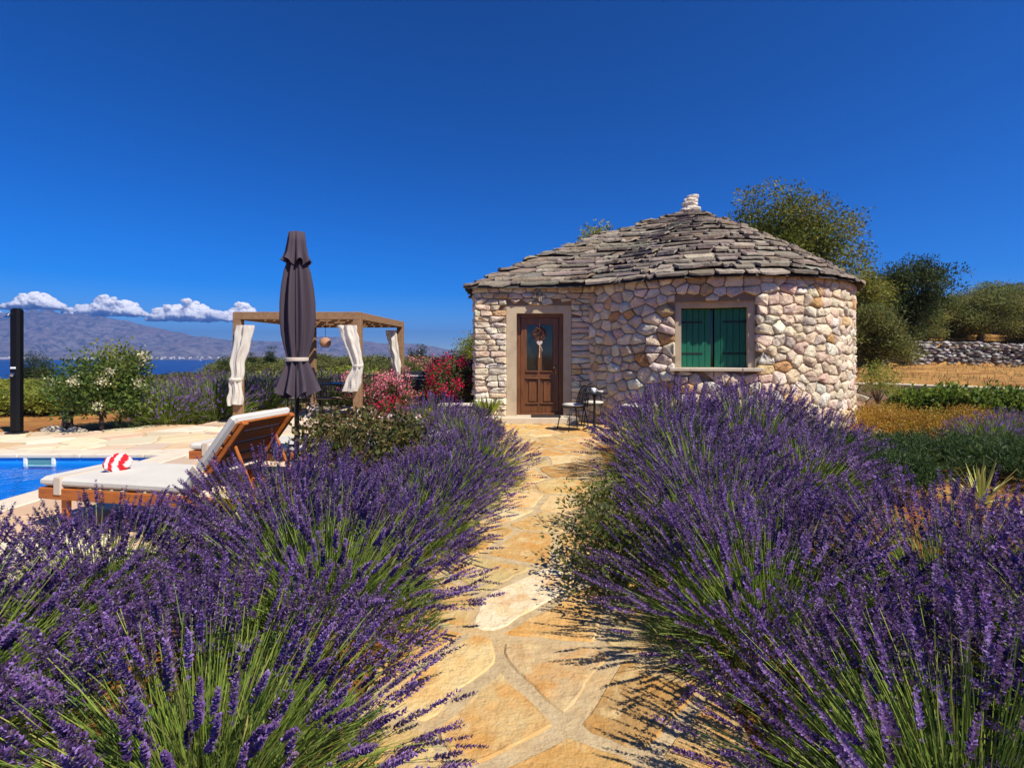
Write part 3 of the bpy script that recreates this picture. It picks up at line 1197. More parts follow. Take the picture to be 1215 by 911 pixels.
def roofp(u, v_):
    e = eave(u)
    q = Vector((e[0], e[1], HE - .02)).lerp(APEX, v_)
    q.z += .13 * 4 * v_ * (1 - v_) * (1 if v_ <= 1 else 0)
    return q


mb = MB()
nu, nv = 120, 12
Vr = []
for j in range(nv + 1):
    for i in range(nu):
        q = roofp(i / nu, j / nv * .995)
        Vr.append((q.x - HB[0], q.y - HB[1], q.z - .035))
fr_ = []
for j in range(nv):
    for i in range(nu):
        k = (i + 1) % nu
        fr_.append((j * nu + i, j * nu + k, (j + 1) * nu + k, (j + 1) * nu + i))
mb.add(Vr, fr_)
# soffit ring towards the wall
roof = mb.build('roof', M['deckroof'], house)
rnd = random.Random(55)
rg = np.random.default_rng(55)
SLABP = [(.25, .208, .162), (.30, .255, .20), (.20, .17, .138), (.36, .31, .245), (.24, .188, .138)]
SLABW = [4, 3, 3, 1.6, 1.4]
slabs = []
NROW = 24
for r in range(NROW):
    v0 = r / NROW * .975 + rnd.uniform(-.003, .003)
    ex = .975 / NROW
    ring_len = TOT * (1 - v0)
    n = max(6, int(ring_len / rnd.uniform(.40, .50)))
    cuts = np.cumsum(np.clip(rg.normal(1, .45, n), .35, 2.4))
    cuts = cuts / cuts[-1] + rnd.uniform(0, 1)
    for i in range(n):
        ua, ub = cuts[i - 1] - (1 if i == 0 else 0), cuts[i]
        if ub - ua < 1e-5:
            continue
        g = .008 / max(ring_len, .5)
        a, b_ = ua + g, ub - g
        th = rnd.uniform(.022, .048) * (1 - .25 * v0)
        vf = v0 - rnd.uniform(-.15, .5) * ex
        vb_ = min(v0 + ex * 1.25, .998)
        lift = rnd.uniform(.015, .085)
        tl = rnd.uniform(-.02, .02)
        npt = 6
        top, bot = [], []
        for kk in range(npt):
            u = a + (b_ - a) * kk / (npt - 1)
            jag = rnd.uniform(-.14, .14) * ex
            if kk in (0, npt - 1):
                jag += rnd.uniform(.15, .6) * ex
            if kk in (1, npt - 2):
                u = a + (b_ - a) * (.1 if kk == 1 else .9)
            q = roofp(u, max(vf + jag, -.004 if r else -.02))
            lk = lift + tl * (2 * kk / (npt - 1) - 1)
            top.append((q.x, q.y, q.z + lk + th + rnd.uniform(-.006, .006)))
            bot.append((q.x, q.y, q.z + lk - .006))
        bt = []
        for kk in (npt - 1, 0):
            u = a + (b_ - a) * kk / (npt - 1)
            q = roofp(u, vb_)
            bt.append((q.x, q.y, q.z + .012))
        V = top + bot + bt
        # top 0..5 front edge, bot 6..11, back 12 (u end), 13 (u start)
        Fc = [(13, 0, 1), (13, 1, 2), (13, 2, 3, 12), (12, 3, 4), (12, 4, 5)] + [(k_, k_ + 6, k_ + 7, k_ + 1) for k_ in range(5)] + [(0, 13, 6), (5, 11, 12), (6, 13, 12, 11, 10, 9, 8, 7)]
        col = tuple(rng_cols(rg, 1, SLABP, SLABW, .10)[0])
        um = eave((a + b_) / 2)
        ctr = roofp((a + b_) / 2, v0)
        e = eave((a + b_) / 2)
        # facing the camera?
        e2 = eave((a + b_) / 2 + .002)
        tv = Vector((e2[0] - e[0], e2[1] - e[1], 0))
        upv = APEX - Vector((e[0], e[1], HE))
        nn = tv.cross(upv)
        facing = nn.dot(Vector((0, 0, CAMZ)) - ctr)
        s_ = proj_area(V) if facing * (1 if nn.z > 0 else -1) > 0 else 0
        slabs.append((V, Fc, col, s_))
place_pieces('roof_slab', slabs, M['slab'], roof, HB, 300, 'remaining_slabs')
# finial stones
rnd = random.Random(9)


def boulder(rx, ry, rz_, seed, sub=3, amp=.22, freq=1.6):
    import bmesh
    bm = bmesh.new()
    bmesh.ops.create_icosphere(bm, subdivisions=sub, radius=1)
    off = Vector((seed * 3.1, seed * 1.7, seed * .9))
    V = []
    for v in bm.verts:
        n_ = mnoise.noise(v.co * freq + off) * amp + mnoise.noise(v.co * freq * 2.7 + off) * amp * .5
        q = v.co * (1 + n_)
        V.append((q.x * rx, q.y * ry, q.z * rz_))
    Fc = [tuple(v.index for v in f.verts) for f in bm.faces]
    bm.free()
    return V, Fc


ax, ay, az = APEX.x - HB[0], APEX.y - HB[1], APEX.z
for (dx, dz, rx, rz_, sd) in ((0, .06, .24, .10, 1), (-.02, .19, .19, .085, 2), (.03, .30, .15, .075, 3), (.06, .39, .14, .06, 6), (-.1, .29, .07, .06, 8)):
    V, Fc = boulder(rx, rx * .8, rz_, sd)
    mb = MB()
    mb.add(V, Fc)
    mb.build('finial_stone', M['whitestone'], roof, (ax + dx, ay, az + dz - .03))

# ------------------------------------------------------------------ things at the door
# wall lantern
lx, ly, lz = px(640, 352, 10.9)
lan = thing('wall_lantern', 'small black wall lantern above the brown door', 'lantern', (lx, ly, lz - .12))
mb = MB()
mb.box((0, .06, .17), (.09, .02, .12), bev=.004)
mb.tube([(0, .06, .2), (0, -.03, .27), (0, -.06, .24)], .009, 8)
mb.build('bracket', M['black'], lan)
mb = MB()
mb.lathe([(.075, .14), (.085, .145), (.05, .185), (.02, .215), (.012, .235)], 6, (0, -.06, 0))
mb.build('cap', M['black'], lan)
mb = MB()
mb.lathe([(.036, .0), (.062, .135)], 6, (0, -.06, 0))
mb.build('glass', mat('lantern_glass', (.42, .36, .26), rough=.2), lan)
mb = MB()
for k in range(6):
    a = math.pi * 2 * k / 6
    mb.tube([(.037 * math.cos(a), -.06 + .037 * math.sin(a), 0), (.064 * math.cos(a), -.06 + .064 * math.sin(a), .14)], .005, 5)
mb.lathe([(.012, -.02), (.042, -.004), (.042, .006)], 6, (0, -.06, 0))
mb.build('cage', M['black'], lan)

# wreath with heart and ribbon
wx, wy = .60, DYL - .065
wr = thing('door_wreath', 'dried twig wreath with pale heart and ribbon hanging on the brown door', 'wreath', (wx, wy, 1.78))
rg = np.random.default_rng(12)
n = 900
a = rg.uniform(0, 2 * math.pi, n)
rr = .105 + rg.normal(0, .022, n)
P = np.stack([rr * np.cos(a), rg.normal(0, .015, n), .12 + rr * np.sin(a)], 1)


def unit(v_):
    return v_ / np.maximum(np.linalg.norm(v_, axis=-1, keepdims=True), 1e-9)


def leaf_quads(P, D, Ln, Wd, col, rng, fold=.25):
    """one folded rhombus per leaf"""
    n = len(P)
    D = unit(D)
    S = unit(np.cross(D, rng.normal(0, 1, (n, 3))))
    U = np.cross(S, D)
    Ln = np.broadcast_to(np.asarray(Ln, float), (n,))[:, None]
    Wd = np.broadcast_to(np.asarray(Wd, float), (n,))[:, None]
    mid = P + D * Ln * .45
    V = np.stack([P, mid + S * Wd * .5 + U * Wd * fold, P + D * Ln - U * Ln * .08, mid - S * Wd * .5 + U * Wd * fold], 1).reshape(-1, 3)
    Fq = np.arange(4 * n).reshape(n, 4)
    c = np.repeat(np.asarray(col, float), 4, axis=0)
    return V, Fq, c


V, Fq, c = leaf_quads(P, rg.normal(0, 1, (n, 3)) + np.stack([-np.sin(a), 0 * a, np.cos(a)], 1) * 1.2, .05, .014, rng_cols(rg, n, [(.20, .10, .075), (.32, .17, .13), (.12, .07, .05)], [2, 2, 1], .15), rg)
o = link('twig_ring', mesh_np('twig_ring', V, Fq, c), M['flower'], wr)
mb = MB()
hp = []
for k in range(24):
    tt = 2 * math.pi * k / 24
    hp.append((.0042 * 16 * math.sin(tt) ** 3, .0042 * (13 * math.cos(tt) - 5 * math.cos(2 * tt) - 2 * math.cos(3 * tt) - math.cos(4 * tt))))
hc = -.085
mb.add([(q[0], -.02, hc + q[1]) for q in hp] + [(q[0] * .9, -.035, hc + q[1] * .9) for q in hp] + [(q[0], 0, hc + q[1]) for q in hp],
       [(i, (i + 1) % 24, 24 + (i + 1) % 24, 24 + i) for i in range(24)] + [((i + 1) % 24, i, 48 + i, 48 + (i + 1) % 24) for i in range(24)] + [tuple(range(24, 48))])
mb.build('heart', mat('heart_pale', (.55, .44, .40), rough=.9), wr)
mb = MB()
mb.tube([(-.07, -.01, .05), (-.02, -.012, -.03), (0, -.012, -.04)], .007, 6)
mb.tube([(0, -.012, -.13), (.004, -.012, -.28), (-.004, -.012, -.40)], [.009, .007, .012], 6)
mb.tube([(0, -.012, .2), (0, -.012, .34)], .005, 6)
mb.tube([(.006, -.012, -.13), (.05, -.012, -.2), (.06, -.012, -.26)], [.006, .005, .005], 6)
mb.build('ribbon', M['strap'], wr)

dm = thing('door_mat', 'dark door mat on the pale door step', 'mat', (.72, 10.86, .1285))
MB().box((0, 0, .009), (.62, .34, .018), bev=.005).build('pile', M['mat'], dm)

# ------------------------------------------------------------------ bistro set
def bistro_chair(label, loc, rz, fabric):
    t_ = thing('bistro_chair', label, 'chair', loc, rz, 'chairs by the round wall')
    # local: faces +X (backrest at -X)
    for sx_, sy_ in ((1, 1), (1, -1), (-1, 1), (-1, -1)):
        MB().tube([(sx_ * .15, sy_ * .15, .44), (sx_ * .19, sy_ * .185, .22), (sx_ * .225, sy_ * .21, .0)], .011, 8).build('leg', M['black'], t_, smooth=True)
    mb = MB()
    pts = [(.2 * math.cos(a_), .2 * math.sin(a_), .44) for a_ in np.linspace(0, 2 * math.pi, 25)]
    mb.tube(pts, .011, 8, cap=False)
    for k in range(-3, 4):
        yy = k * .052
        xx = math.sqrt(.04 - yy * yy)
        mb.tube([(-xx, yy, .44), (xx, yy, .44)], .005, 6)
    mb.build('seat_frame', M['black'], t_, smooth=True)
    mb = MB()
    arc = [(-.19 - .07 * math.sin(a_), .2 * math.cos(a_), .44 + .40 * math.sin(a_)) for a_ in np.linspace(0, math.pi, 19)]
    mb.tube(arc, .011, 8)
    arc2 = [(-.19 - .05 * math.sin(a_), .13 * math.cos(a_), .44 + .28 * math.sin(a_)) for a_ in np.linspace(0, math.pi, 15)]
    mb.tube(arc2, .006, 6)
    bk = mb.build('back_frame', M['black'], t_, smooth=True)
    mb = MB()
    for k in range(-7, 8):
        yy = k * .025
        top = .44 + .40 * math.sqrt(max(0, 1 - (yy / .2) ** 2))
        mb.tube([(-.195, yy, .45), (-.25, yy, top)], .0042, 5)
    for k in range(1, 8):
        zz = .46 + k * .042
        s_ = (zz - .44) / .40
        hw = .2 * math.sqrt(max(0, 1 - s_ * s_))
        mb.tube([(-.195 - .06 * s_, -hw, zz), (-.195 - .06 * s_, hw, zz)], .0042, 5)
    tag(mb.build('back_mesh', fabric, bk), kind='stuff')
    mb = MB()
    mb.lathe([(.02, .453), (.17, .455), (.205, .475), (.2, .492), (.15, .503), (.02, .5)], 24)
    mb.build('seat_cushion', M['cushion'], t_, smooth=True)
    return t_


bistro_chair('black metal chair with pale cushion next to the door step', (1.16, 9.72, .012), R(205), M['black'])
bistro_chair('dark woven back chair between small table and round wall', (1.62, 10.22, .012), R(-92), M['black'])
bistro_chair('metal chair with round mesh back half hidden by lavender', (2.22, 9.5, .012), R(172), M['wicker'])
bt = thing('bistro_table', 'small black pedestal table with cup by the round wall', 'table', (1.53, 9.5, .012))
MB().lathe([(.02, .70), (.24, .702), (.25, .71), (.25, .722), (.24, .728), (.02, .728)], 32).build('table_top', M['black'], bt, smooth=False)
MB().lathe([(.05, .03), (.028, .09), (.022, .3), (.022, .62), (.05, .70)], 14).build('pedestal', M['black'], bt, smooth=True)
for k in range(3):
    a = 2 * math.pi * k / 3 + .4
    MB().tube([(0, 0, .10), (.14 * math.cos(a), .14 * math.sin(a), .06), (.25 * math.cos(a), .25 * math.sin(a), .014)], [.022, .018, .014], 8).build('foot', M['black'], bt, smooth=True)
cup = thing('coffee_cup', 'white cup on the small black table', 'cup', (1.50, 9.42, .7405))
MB().lathe([(.028, 0), (.036, .01), (.042, .085), (.038, .085), (.034, .02), (.01, .016)], 18).build('bowl', M['white'], cup, smooth=True)
MB().tube([(.04, 0, .07), (.066, 0, .06), (.064, 0, .03), (.038, 0, .022)], .006, 8).build('handle', M['white'], cup, smooth=True)
tr_ = thing('ash_tray', 'low pale dish beside the white cup', 'dish', (1.63, 9.45, .7405))
MB().lathe([(.05, 0), (.06, .035), (.052, .035), (.044, .012), (.01, .01)], 18).build('bowl', M['terracotta'], tr_, smooth=True)

# ------------------------------------------------------------------ sun loungers
def lounger(label, loc, rz, back_angle):
    t_ = thing('sun_lounger', label, 'lounger', loc, rz, 'wooden sun loungers by the pool')
    # local x: foot 0 -> head; y: 0 near .. .68 far
    W_, SL, BL = .68, 1.40, .72
    zr = .30
    for y_ in (.02, W_ - .02):
        mb = MB()
        mb.box((1.02, y_, zr), (2.04, .035, .09), bev=.006)
        mb.build('side_rail', M['teak'], t_)
    for x_ in (.02, 2.02):
        MB().box((x_, W_ / 2, zr), (.035, W_ - .08, .09), bev=.006).build('end_rail', M['teak'], t_)
    for x_ in (.22, 1.72):
        for y_ in (.055, W_ - .055):
            MB().box((x_, y_, .14), (.06, .04, .28), bev=.005).build('leg', M['teak'], t_)
    for k in range(13):
        MB().box((.09 + k * .105, W_ / 2, zr + .05), (.075, W_ - .09, .018), bev=.004).build('slat', M['teak'], t_)
    mb = MB()
    mb.box((SL / 2, W_ / 2, zr + .095), (SL, W_ - .01, .07), bev=.022)
    mb.build('seat_cushion', M['cushion'], t_)
    for x_ in (.2,):
        MB().box((x_, W_ / 2, zr + .066), (.07, W_ + .012, .142), bev=.004).build('cushion_strap', M['strap'], t_)
    # backrest panel
    ca, sa = math.cos(back_angle), math.sin(back_angle)

    def bp(u, y_, h_):
        return (SL + .015 + u * ca - h_ * sa, y_, zr + .06 + u * sa + h_ * ca)
    for y_ in (.06, W_ - .06):
        MB().box(bp(BL / 2, y_, -.02), (BL, .05, .045), ry=-back_angle, bev=.005).build('back_rail', M['teak'], t_)
    for k in range(6):
        c_ = bp(.06 + k * .12, W_ / 2, .0)
        MB().box(c_, (.09, W_ - .03, .018), ry=-back_angle, bev=.004).build('back_slat', M['teak'], t_)
    mb = MB()
    mb.box(bp(BL / 2, W_ / 2, .05), (BL, W_ - .01, .07), ry=-back_angle, bev=.022)
    mb.build('back_cushion', M['cushion'], t_)
    MB().box(bp(.18, W_ / 2, .025), (.07, W_ + .012, .135), ry=-back_angle, bev=.004).build('back_strap', M['strap'], t_)
    if back_angle > .2:
        for y_ in (.1, W_ - .1):
            mb = MB()
            q = bp(.5, y_, -.03)
            mb.tube([q, (SL + .55, y_, zr)], .013, 8)
            mb.build('prop', M['teak'], t_)
    return t_


lounger('wooden sun lounger with raised backrest and striped towel on its white cushion', (-3.84, 4.14, .01), math.atan2(-.2, .975), R(52))
lounger('wooden sun lounger lying flat behind the closed parasol', (-3.62, 5.72, .01), math.atan2(-.12, .985), R(4))
# rolled towel / swim bag
tw = thing('striped_towel', 'crumpled red and white striped towel on the lounger cushion', 'towel', (-3.36, 4.36, .437))
rg = np.random.default_rng(4)
nU, nVv = 40, 22
V, cc = [], []
for j in range(nVv):
    for i in range(nU):
        a = 2 * math.pi * i / nU
        s_ = j / (nVv - 1)
        rr = .088 * math.sin(math.pi * min(max(s_, .02), .98)) ** .42
        wob = 1 + .22 * mnoise.noise((3 * math.cos(a), 3 * math.sin(a), s_ * 5)) + .12 * mnoise.noise((7 * math.cos(a), 7 * math.sin(a), s_ * 11))
        x_, y_ = (s_ - .5) * .24, rr * wob * math.cos(a)
        z_ = max(.0, .075 + rr * wob * math.sin(a) * .95)
        V.append(((x_ * .8 + y_ * .3) * .62, (y_ * .9 + x_ * .8) * .7, z_ * .92))
        band = math.sin(s_ * 17 + .8 * math.sin(a * 2))
        cc.append((.62, .015, .025) if band > -.1 else (.80, .74, .76))
Fc = [(j * nU + i, j * nU + (i + 1) % nU, (j + 1) * nU + (i + 1) % nU, (j + 1) * nU + i) for j in range(nVv - 1) for i in range(nU)]
Fc += [tuple(range(nU - 1, -1, -1)), tuple((nVv - 1) * nU + i for i in range(nU))]
link('roll', mesh_py('roll', V, Fc, cc, True), M['towel'], tw)

# ------------------------------------------------------------------ closed parasol
um = thing('closed_parasol', 'closed dark plum parasol tied with a pale strap beside the loungers', 'parasol', (-2.17, 5.16, .01))
zt_, zb_ = 2.62, 1.02


def folded(prof, n=96, folds=8, depth=.22, seed=0, twist=.4):
    V, Fc = [], []
    m = len(prof)
    for j, (r_, z_, dep) in enumerate(prof):
        for i in range(n):
            a_ = 2 * math.pi * i / n
            f = math.cos(folds * a_ + twist * z_ + .5 * math.sin(3 * a_ + seed))
            f2 = math.cos((folds * 2 + 1) * a_ + seed + z_ * 1.3)
            q = r_ * (1 + dep * (f * .75 + f2 * .3) + .06 * math.sin(a_ + seed))
            V.append((q * math.cos(a_), q * math.sin(a_), z_ + .03 * dep * f * (1 if j == m - 1 else 0) * 3))
    for j in range(m - 1):
        for i in range(n):
            k = (i + 1) % n
            Fc.append((j * n + i, (j + 1) * n + i, (j + 1) * n + k, j * n + k))
    return V, Fc


V, Fc = folded([(.075, 2.36, .28), (.10, 2.25, .32), (.12, 2.1, .33), (.132, 1.95, .33), (.135, 1.78, .33), (.125, 1.62, .3), (.105, 1.48, .24), (.09, 1.385, .18), (.09, 1.36, .18), (.105, 1.30, .28), (.13, 1.2, .36), (.15, 1.12, .40), (.165, 1.05, .42), (.17, 1.02, .44)])
link('canopy', mesh_py('canopy', V, Fc, None, True), M['canvas'], um)
V, Fc = folded([(.01, 2.655, 0), (.075, 2.65, .1), (.085, 2.55, .15), (.095, 2.45, .24), (.115, 2.375, .32), (.125, 2.345, .36)], folds=7, seed=2)
link('vent_cap', mesh_py('vent_cap', V, Fc, None, True), M['canvas'], um)
MB().lathe([(.108, 1.352), (.113, 1.36), (.113, 1.385), (.108, 1.392)], 24).build('tie_strap', M['strap'], um)
MB().tube([(0, 0, .03), (0, 0, 2.66)], .024, 12).build('pole', M['black'], um, smooth=True)
MB().box((0, 0, .035), (.55, .55, .07), bev=.02).build('base', mat('parasol_base', (.11, .11, .11), rough=.9, bump=.004, bscale=60), um)
for k in range(6):
    a = 2 * math.pi * k / 6
    MB().tube([(.05 * math.cos(a), .05 * math.sin(a), 2.33), (.10 * math.cos(a), .10 * math.sin(a), 1.05)], .008, 6).build('rib', M['black'], um)

# ------------------------------------------------------------------ pergola
pg = thing('pergola', 'brown wooden pergola with tied white curtains on the pool deck', 'pergola', (-5.86, 10.8, .008))
PGB = Vector((-5.86, 10.8, .008))
PH_ = 2.32
fl, frr = Vector((-5.80, 10.85)), Vector((-3.27, 10.85))
rl, rr_ = Vector((-5.42, 13.9)), Vector((-3.02, 13.85))
ps_ = .165


def loc2(v2, z=0):
    return (v2.x - PGB.x, v2.y - PGB.y, z)


for q in (fl, frr, rl, rr_):
    MB().box(loc2(q, PH_ / 2 - .07), (ps_, ps_, PH_ - .14), bev=.008).build('post', M['pergola'], pg)


def beam(a, b_, z, wd, ht, name='beam', ext=.08, material=None, parent=None):
    d_ = b_ - a
    L_ = d_.length + 2 * ext
    m_ = (a + b_) / 2
    return MB().box(loc2(m_, z), (L_, wd, ht), rz=math.atan2(d_.y, d_.x), bev=.006).build(name, material or M['pergola'], parent or pg)


beam(fl, frr, PH_ - .065, .17, .16)
beam(rl, rr_, PH_ - .065, .17, .16)
beam(fl, rl, PH_ - .067, .165, .155, ext=-.09)
beam(frr, rr_, PH_ - .067, .165, .155, ext=-.09)
beam(fl, rl, .1, .15, .12, name='floor_rail', ext=-.09)
for k in range(1, 4):
    f = k / 4
    a, b_ = fl.lerp(rl, f), frr.lerp(rr_, f)
    beam(a, b_, PH_ - .075, .06, .12, name='rafter', ext=-.09)
for k in range(12):
    f = (k + .5) / 12
    a, b_ = fl.lerp(frr, f), rl.lerp(rr_, f)
    if k in (4, 7):
        continue
    a, b_ = a.lerp(b_, .03), a.lerp(b_, .97)
    beam(a, b_, PH_ + .005, .15, .022, name='canopy_slat', ext=0, material=M['slat'])
# curtains: gathered cloth, top wide, tied low
def curtain(tops, ties, bots, wt, wk, wb, n=44, m=30, dep=.05, seed=1):
    """strip from tops (x,y,z) to tie to bottom; widths in x"""
    V, Fc = [], []
    for j in range(m):
        s_ = j / (m - 1)
        if s_ < .68:
            u = s_ / .68
            c_ = Vector(tops).lerp(Vector(ties), u ** 1.25)
            w_ = wt + (wk - wt) * u ** 1.4
        else:
            u = (s_ - .68) / .32
            c_ = Vector(ties).lerp(Vector(bots), u)
            w_ = wk + (wb - wk) * math.sin(min(u * 1.3, 1) * math.pi / 2)
        for i in range(n):
            a_ = 2 * math.pi * i / n
            fold = math.cos(6 * a_ + seed + .8 * s_) * .3 + math.cos(11 * a_ + 2 * seed - s_ * 2) * .16 + .25 * mnoise.noise((3 * math.cos(a_), 3 * math.sin(a_), s_ * 9 + seed))
            rx, ry = w_ / 2 * (1 + fold * .45), (dep + w_ * .16) * (1 + fold)
            cw = .05 * mnoise.noise((s_ * 7, seed, 2.0 + a_ * .3)) * min(1, s_ * 3)
            V.append((c_.x + rx * math.cos(a_) + cw, c_.y + ry * math.sin(a_), c_.z + .03 * mnoise.noise((a_ * 1.3, s_ * 5, seed)) * (s_ > .9)))
    for j in range(m - 1):
        for i in range(n):
            k = (i + 1) % n
            Fc.append((j * n + i, (j + 1) * n + i, (j + 1) * n + k, j * n + k))
    return mesh_py('curtain', V, Fc, None, True)


def curt(top, tie, bot, wt, wk, wb, d_, seed):
    T, K, B = [Vector(px(*q, d_)) - PGB for q in (top, tie, bot)]
    s_ = d_ / F
    o = link('curtain', curtain(T, K, B, wt * s_, wk * s_, wb * s_, seed=seed), M['curtain'], pg)
    mb = MB()
    mb.lathe([(wk * s_ * .56, -.03), (wk * s_ * .62, 0), (wk * s_ * .56, .03)], 16, tuple(K))
    mb.build('tie_back', M['curtain'], o)


curt((291, 386), (280, 450), (279, 480), 20, 13, 15, 10.72, 1)
curt((412, 386), (425, 434), (415, 464), 21, 10, 17, 10.72, 2)
curt((464, 392), (473, 449), (466, 476), 12, 6, 8, 13.6, 3)
# hanging lamp
lx, ly, lz = px(386, 406, 12.2)
hl = thing('hanging_lamp', 'round pink woven lamp hanging under the pergola', 'lamp', (lx, ly, lz - .12))
MB().lathe([(.02, 0), (.08, .005), (.125, .06), (.13, .13), (.10, .2), (.03, .235)], 20).build('shade', M['lamp'], hl, smooth=True)
MB().tube([(0, 0, .23), (0, 0, PH_ - .14 - (lz - .12) + .008)], .006, 6).build('cord', M['black'], hl)
# dining table and chairs under it
dt = thing('dining_table', 'dark dining table standing under the pergola', 'table', (-4.1, 12.4, .01))
MB().box((0, 0, .73), (1.5, .85, .035), bev=.006).build('table_top', M['blackplastic'], dt)
for sx_ in (-1, 1):
    for sy_ in (-1, 1):
        MB().box((sx_ * .68, sy_ * .36, .357), (.05, .05, .71), bev=.004).build('leg', M['black'], dt)


def dining_chair(label, loc, rz):
    t_ = thing('dining_chair', label, 'chair', loc, rz, 'chairs under the pergola')
    MB().box((0, 0, .45), (.44, .44, .03), bev=.01).build('seat', M['wicker'], t_)
    for sx_, sy_ in ((1, 1), (1, -1)):
        MB().tube([(sx_ * .19, sy_ * .19, .44), (sx_ * .21, sy_ * .2, 0)], .013, 8).build('leg', M['black'], t_)
    for sy_ in (1, -1):
        MB().tube([(-.23, sy_ * .2, 0), (-.2, sy_ * .2, .45), (-.26, sy_ * .2, .92)], .013, 8).build('leg', M['black'], t_)
    bk = MB()
    bk.box((-.245, 0, .86), (.02, .4, .1), ry=-.12, bev=.004)
    bko = bk.build('backrest', M['black'], t_)
    for k in range(5):
        MB().box((-.225, -.15 + k * .075, .66), (.012, .022, .36), ry=-.12).build('bar', M['black'], bko)


dining_chair('black slatted chair at the pool end of the dark dining table', (-4.95, 11.9, .01), R(35))
dining_chair('black slatted chair on the lawn side of the dark dining table', (-4.2, 11.6, .01), R(85))
dining_chair('black slatted chair at the far side of the dark dining table', (-3.8, 13.2, .01), R(-95))

# ------------------------------------------------------------------ grill
gr = thing('barbecue_grill', 'black barbecue grill with side shelf among pink oleanders', 'grill', (-2.42, 13.0, -.05))
mb = MB()
mb.box((0, 0, .74), (.62, .48, .26), bev=.02)
mb.build('firebox', M['black'], gr)
mb = MB()
V, Fc = [], []
for i in range(9):
    a = math.pi * i / 8
    for x_ in (-.31, .31):
        V.append((x_, -.24 * math.cos(a), .90 + .17 * math.sin(a)))
Fc = [(2 * i, 2 * i + 1, 2 * i + 3, 2 * i + 2) for i in range(8)] + [tuple(2 * i for i in range(9)), tuple(2 * i + 1 for i in range(8, -1, -1))]
mb.add(V, Fc)
lid = mb.build('lid', M['black'], gr)
MB().tube([(-.2, -.24, .96), (-.2, -.3, .97), (.2, -.3, .97), (.2, -.24, .96)], .012, 8).build('handle', M['white'], lid)
mb = MB()
mb.box((0, 0, .885), (.72, .52, .02), bev=.004)
mb.build('rim', mat('steel', (.45, .45, .46), rough=.35, metal=1), gr)
MB().box((.52, 0, .86), (.36, .42, .02), bev=.004).build('side_shelf', M['black'], gr)
for sx_ in (-.27, .27):
    for sy_ in (-.2, .2):
        MB().box((sx_, sy_, .31), (.04, .04, .62)).build('leg', M['black'], gr)
MB().box((0, 0, .2), (.58, .42, .02)).build('shelf', M['black'], gr)
for k in range(3):
    MB().lathe([(.025, 0), (.025, .02)], 10, (-.18 + .18 * k, -.25, .73)).build('knob', M['white'], gr)

# ------------------------------------------------------------------ solar shower
ss = thing('solar_shower', 'black column shower standing at the pool deck edge', 'shower', (-9.0, 9.3, .01))
mb = MB()
mb.box((0, 0, 1.14), (.18, .14, 2.26), bev=.035)
mb.build('column', M['blackplastic'], ss)
MB().box((0, 0, .015), (.26, .22, .03), bev=.008).build('foot_plate', M['black'], ss)
mb = MB()
mb.tube([(0, -.07, 2.16), (0, -.14, 2.17), (0, -.17, 2.12)], .018, 8)
mb.lathe([(.02, .0), (.05, -.02), (.052, -.035)], 14, (0, -.175, 2.12))
mb.build('shower_head', mat('chrome', (.6, .6, .6), rough=.15, metal=1), ss)
mb = MB()
mb.lathe([(.036, 0), (.036, .025), (.02, .035)], 16, (0, 0, 0))
tap = mb.build('tap', bpy.data.materials['chrome'], ss, (0, -.075, 1.07))
tap.rotation_euler = (R(90), 0, 0)
MB().box((0, -.074, 1.19), (.10, .006, .035), bev=.002).build('maker_plate', M['white'], ss)

# ------------------------------------------------------------------ garden wall on the right, dry stone wall
gwt = thing('garden_wall', 'low limestone garden wall with flat pale cap behind the planting', 'wall', (9.1, 12.6, -.05))
GWB = (9.1, 12.6, -.05)
TH = .36
mb = MB()
rndw = random.Random(77)
rgw = np.random.default_rng(77)
pieces, caps = [], []
GH = .74
for (ax_, ay_), (bx_, by_) in zip(GW[:-1], GW[1:]):
    A, B = Vector((ax_, ay_)), Vector((bx_, by_))
    d_ = (B - A).normalized()
    nrm = Vector((-d_.y, d_.x))
    if nrm.dot(-A) < 0:
        nrm = -nrm
    Lw = (B - A).length
    m_ = (A + B) / 2
    mb.box((m_.x - GWB[0], m_.y - GWB[1], GH / 2), (Lw + .15, TH - .06, GH), rz=math.atan2(d_.y, d_.x))

    def wmap(s_, z_, h_, A=A, d_=d_, nrm=nrm):
        q = A + d_ * s_ + nrm * (TH / 2 - .015 + h_)
        return (q.x, q.y, z_ - .05)
    if A.x < 13:
        pieces += wall_pieces(wmap, 0, Lw, 0, GH, [], .30, .2, .36, .3, 200 + int(ax_ * 7))
    s0 = 0
    while s0 < Lw - .05:
        w_ = min(rndw.uniform(.4, .8), Lw - s0)
        c_ = A + d_ * (s0 + w_ / 2)
        cb = MB()
        cb.box((0, 0, 0), (w_ - .01, TH + rndw.uniform(.05, .1), .055), rz=math.atan2(d_.y, d_.x), bev=.012)
        cb.build('cap_stone', M['sill'], gwt, (c_.x - GWB[0], c_.y - GWB[1], GH + .026 + rndw.uniform(-.003, .003)))
        s0 += w_
wcore = mb.build('wall_core', M['mortar'], gwt)
place_pieces('stone', pieces, M['stone'], wcore, GWB, 60, 'small_stones', True)

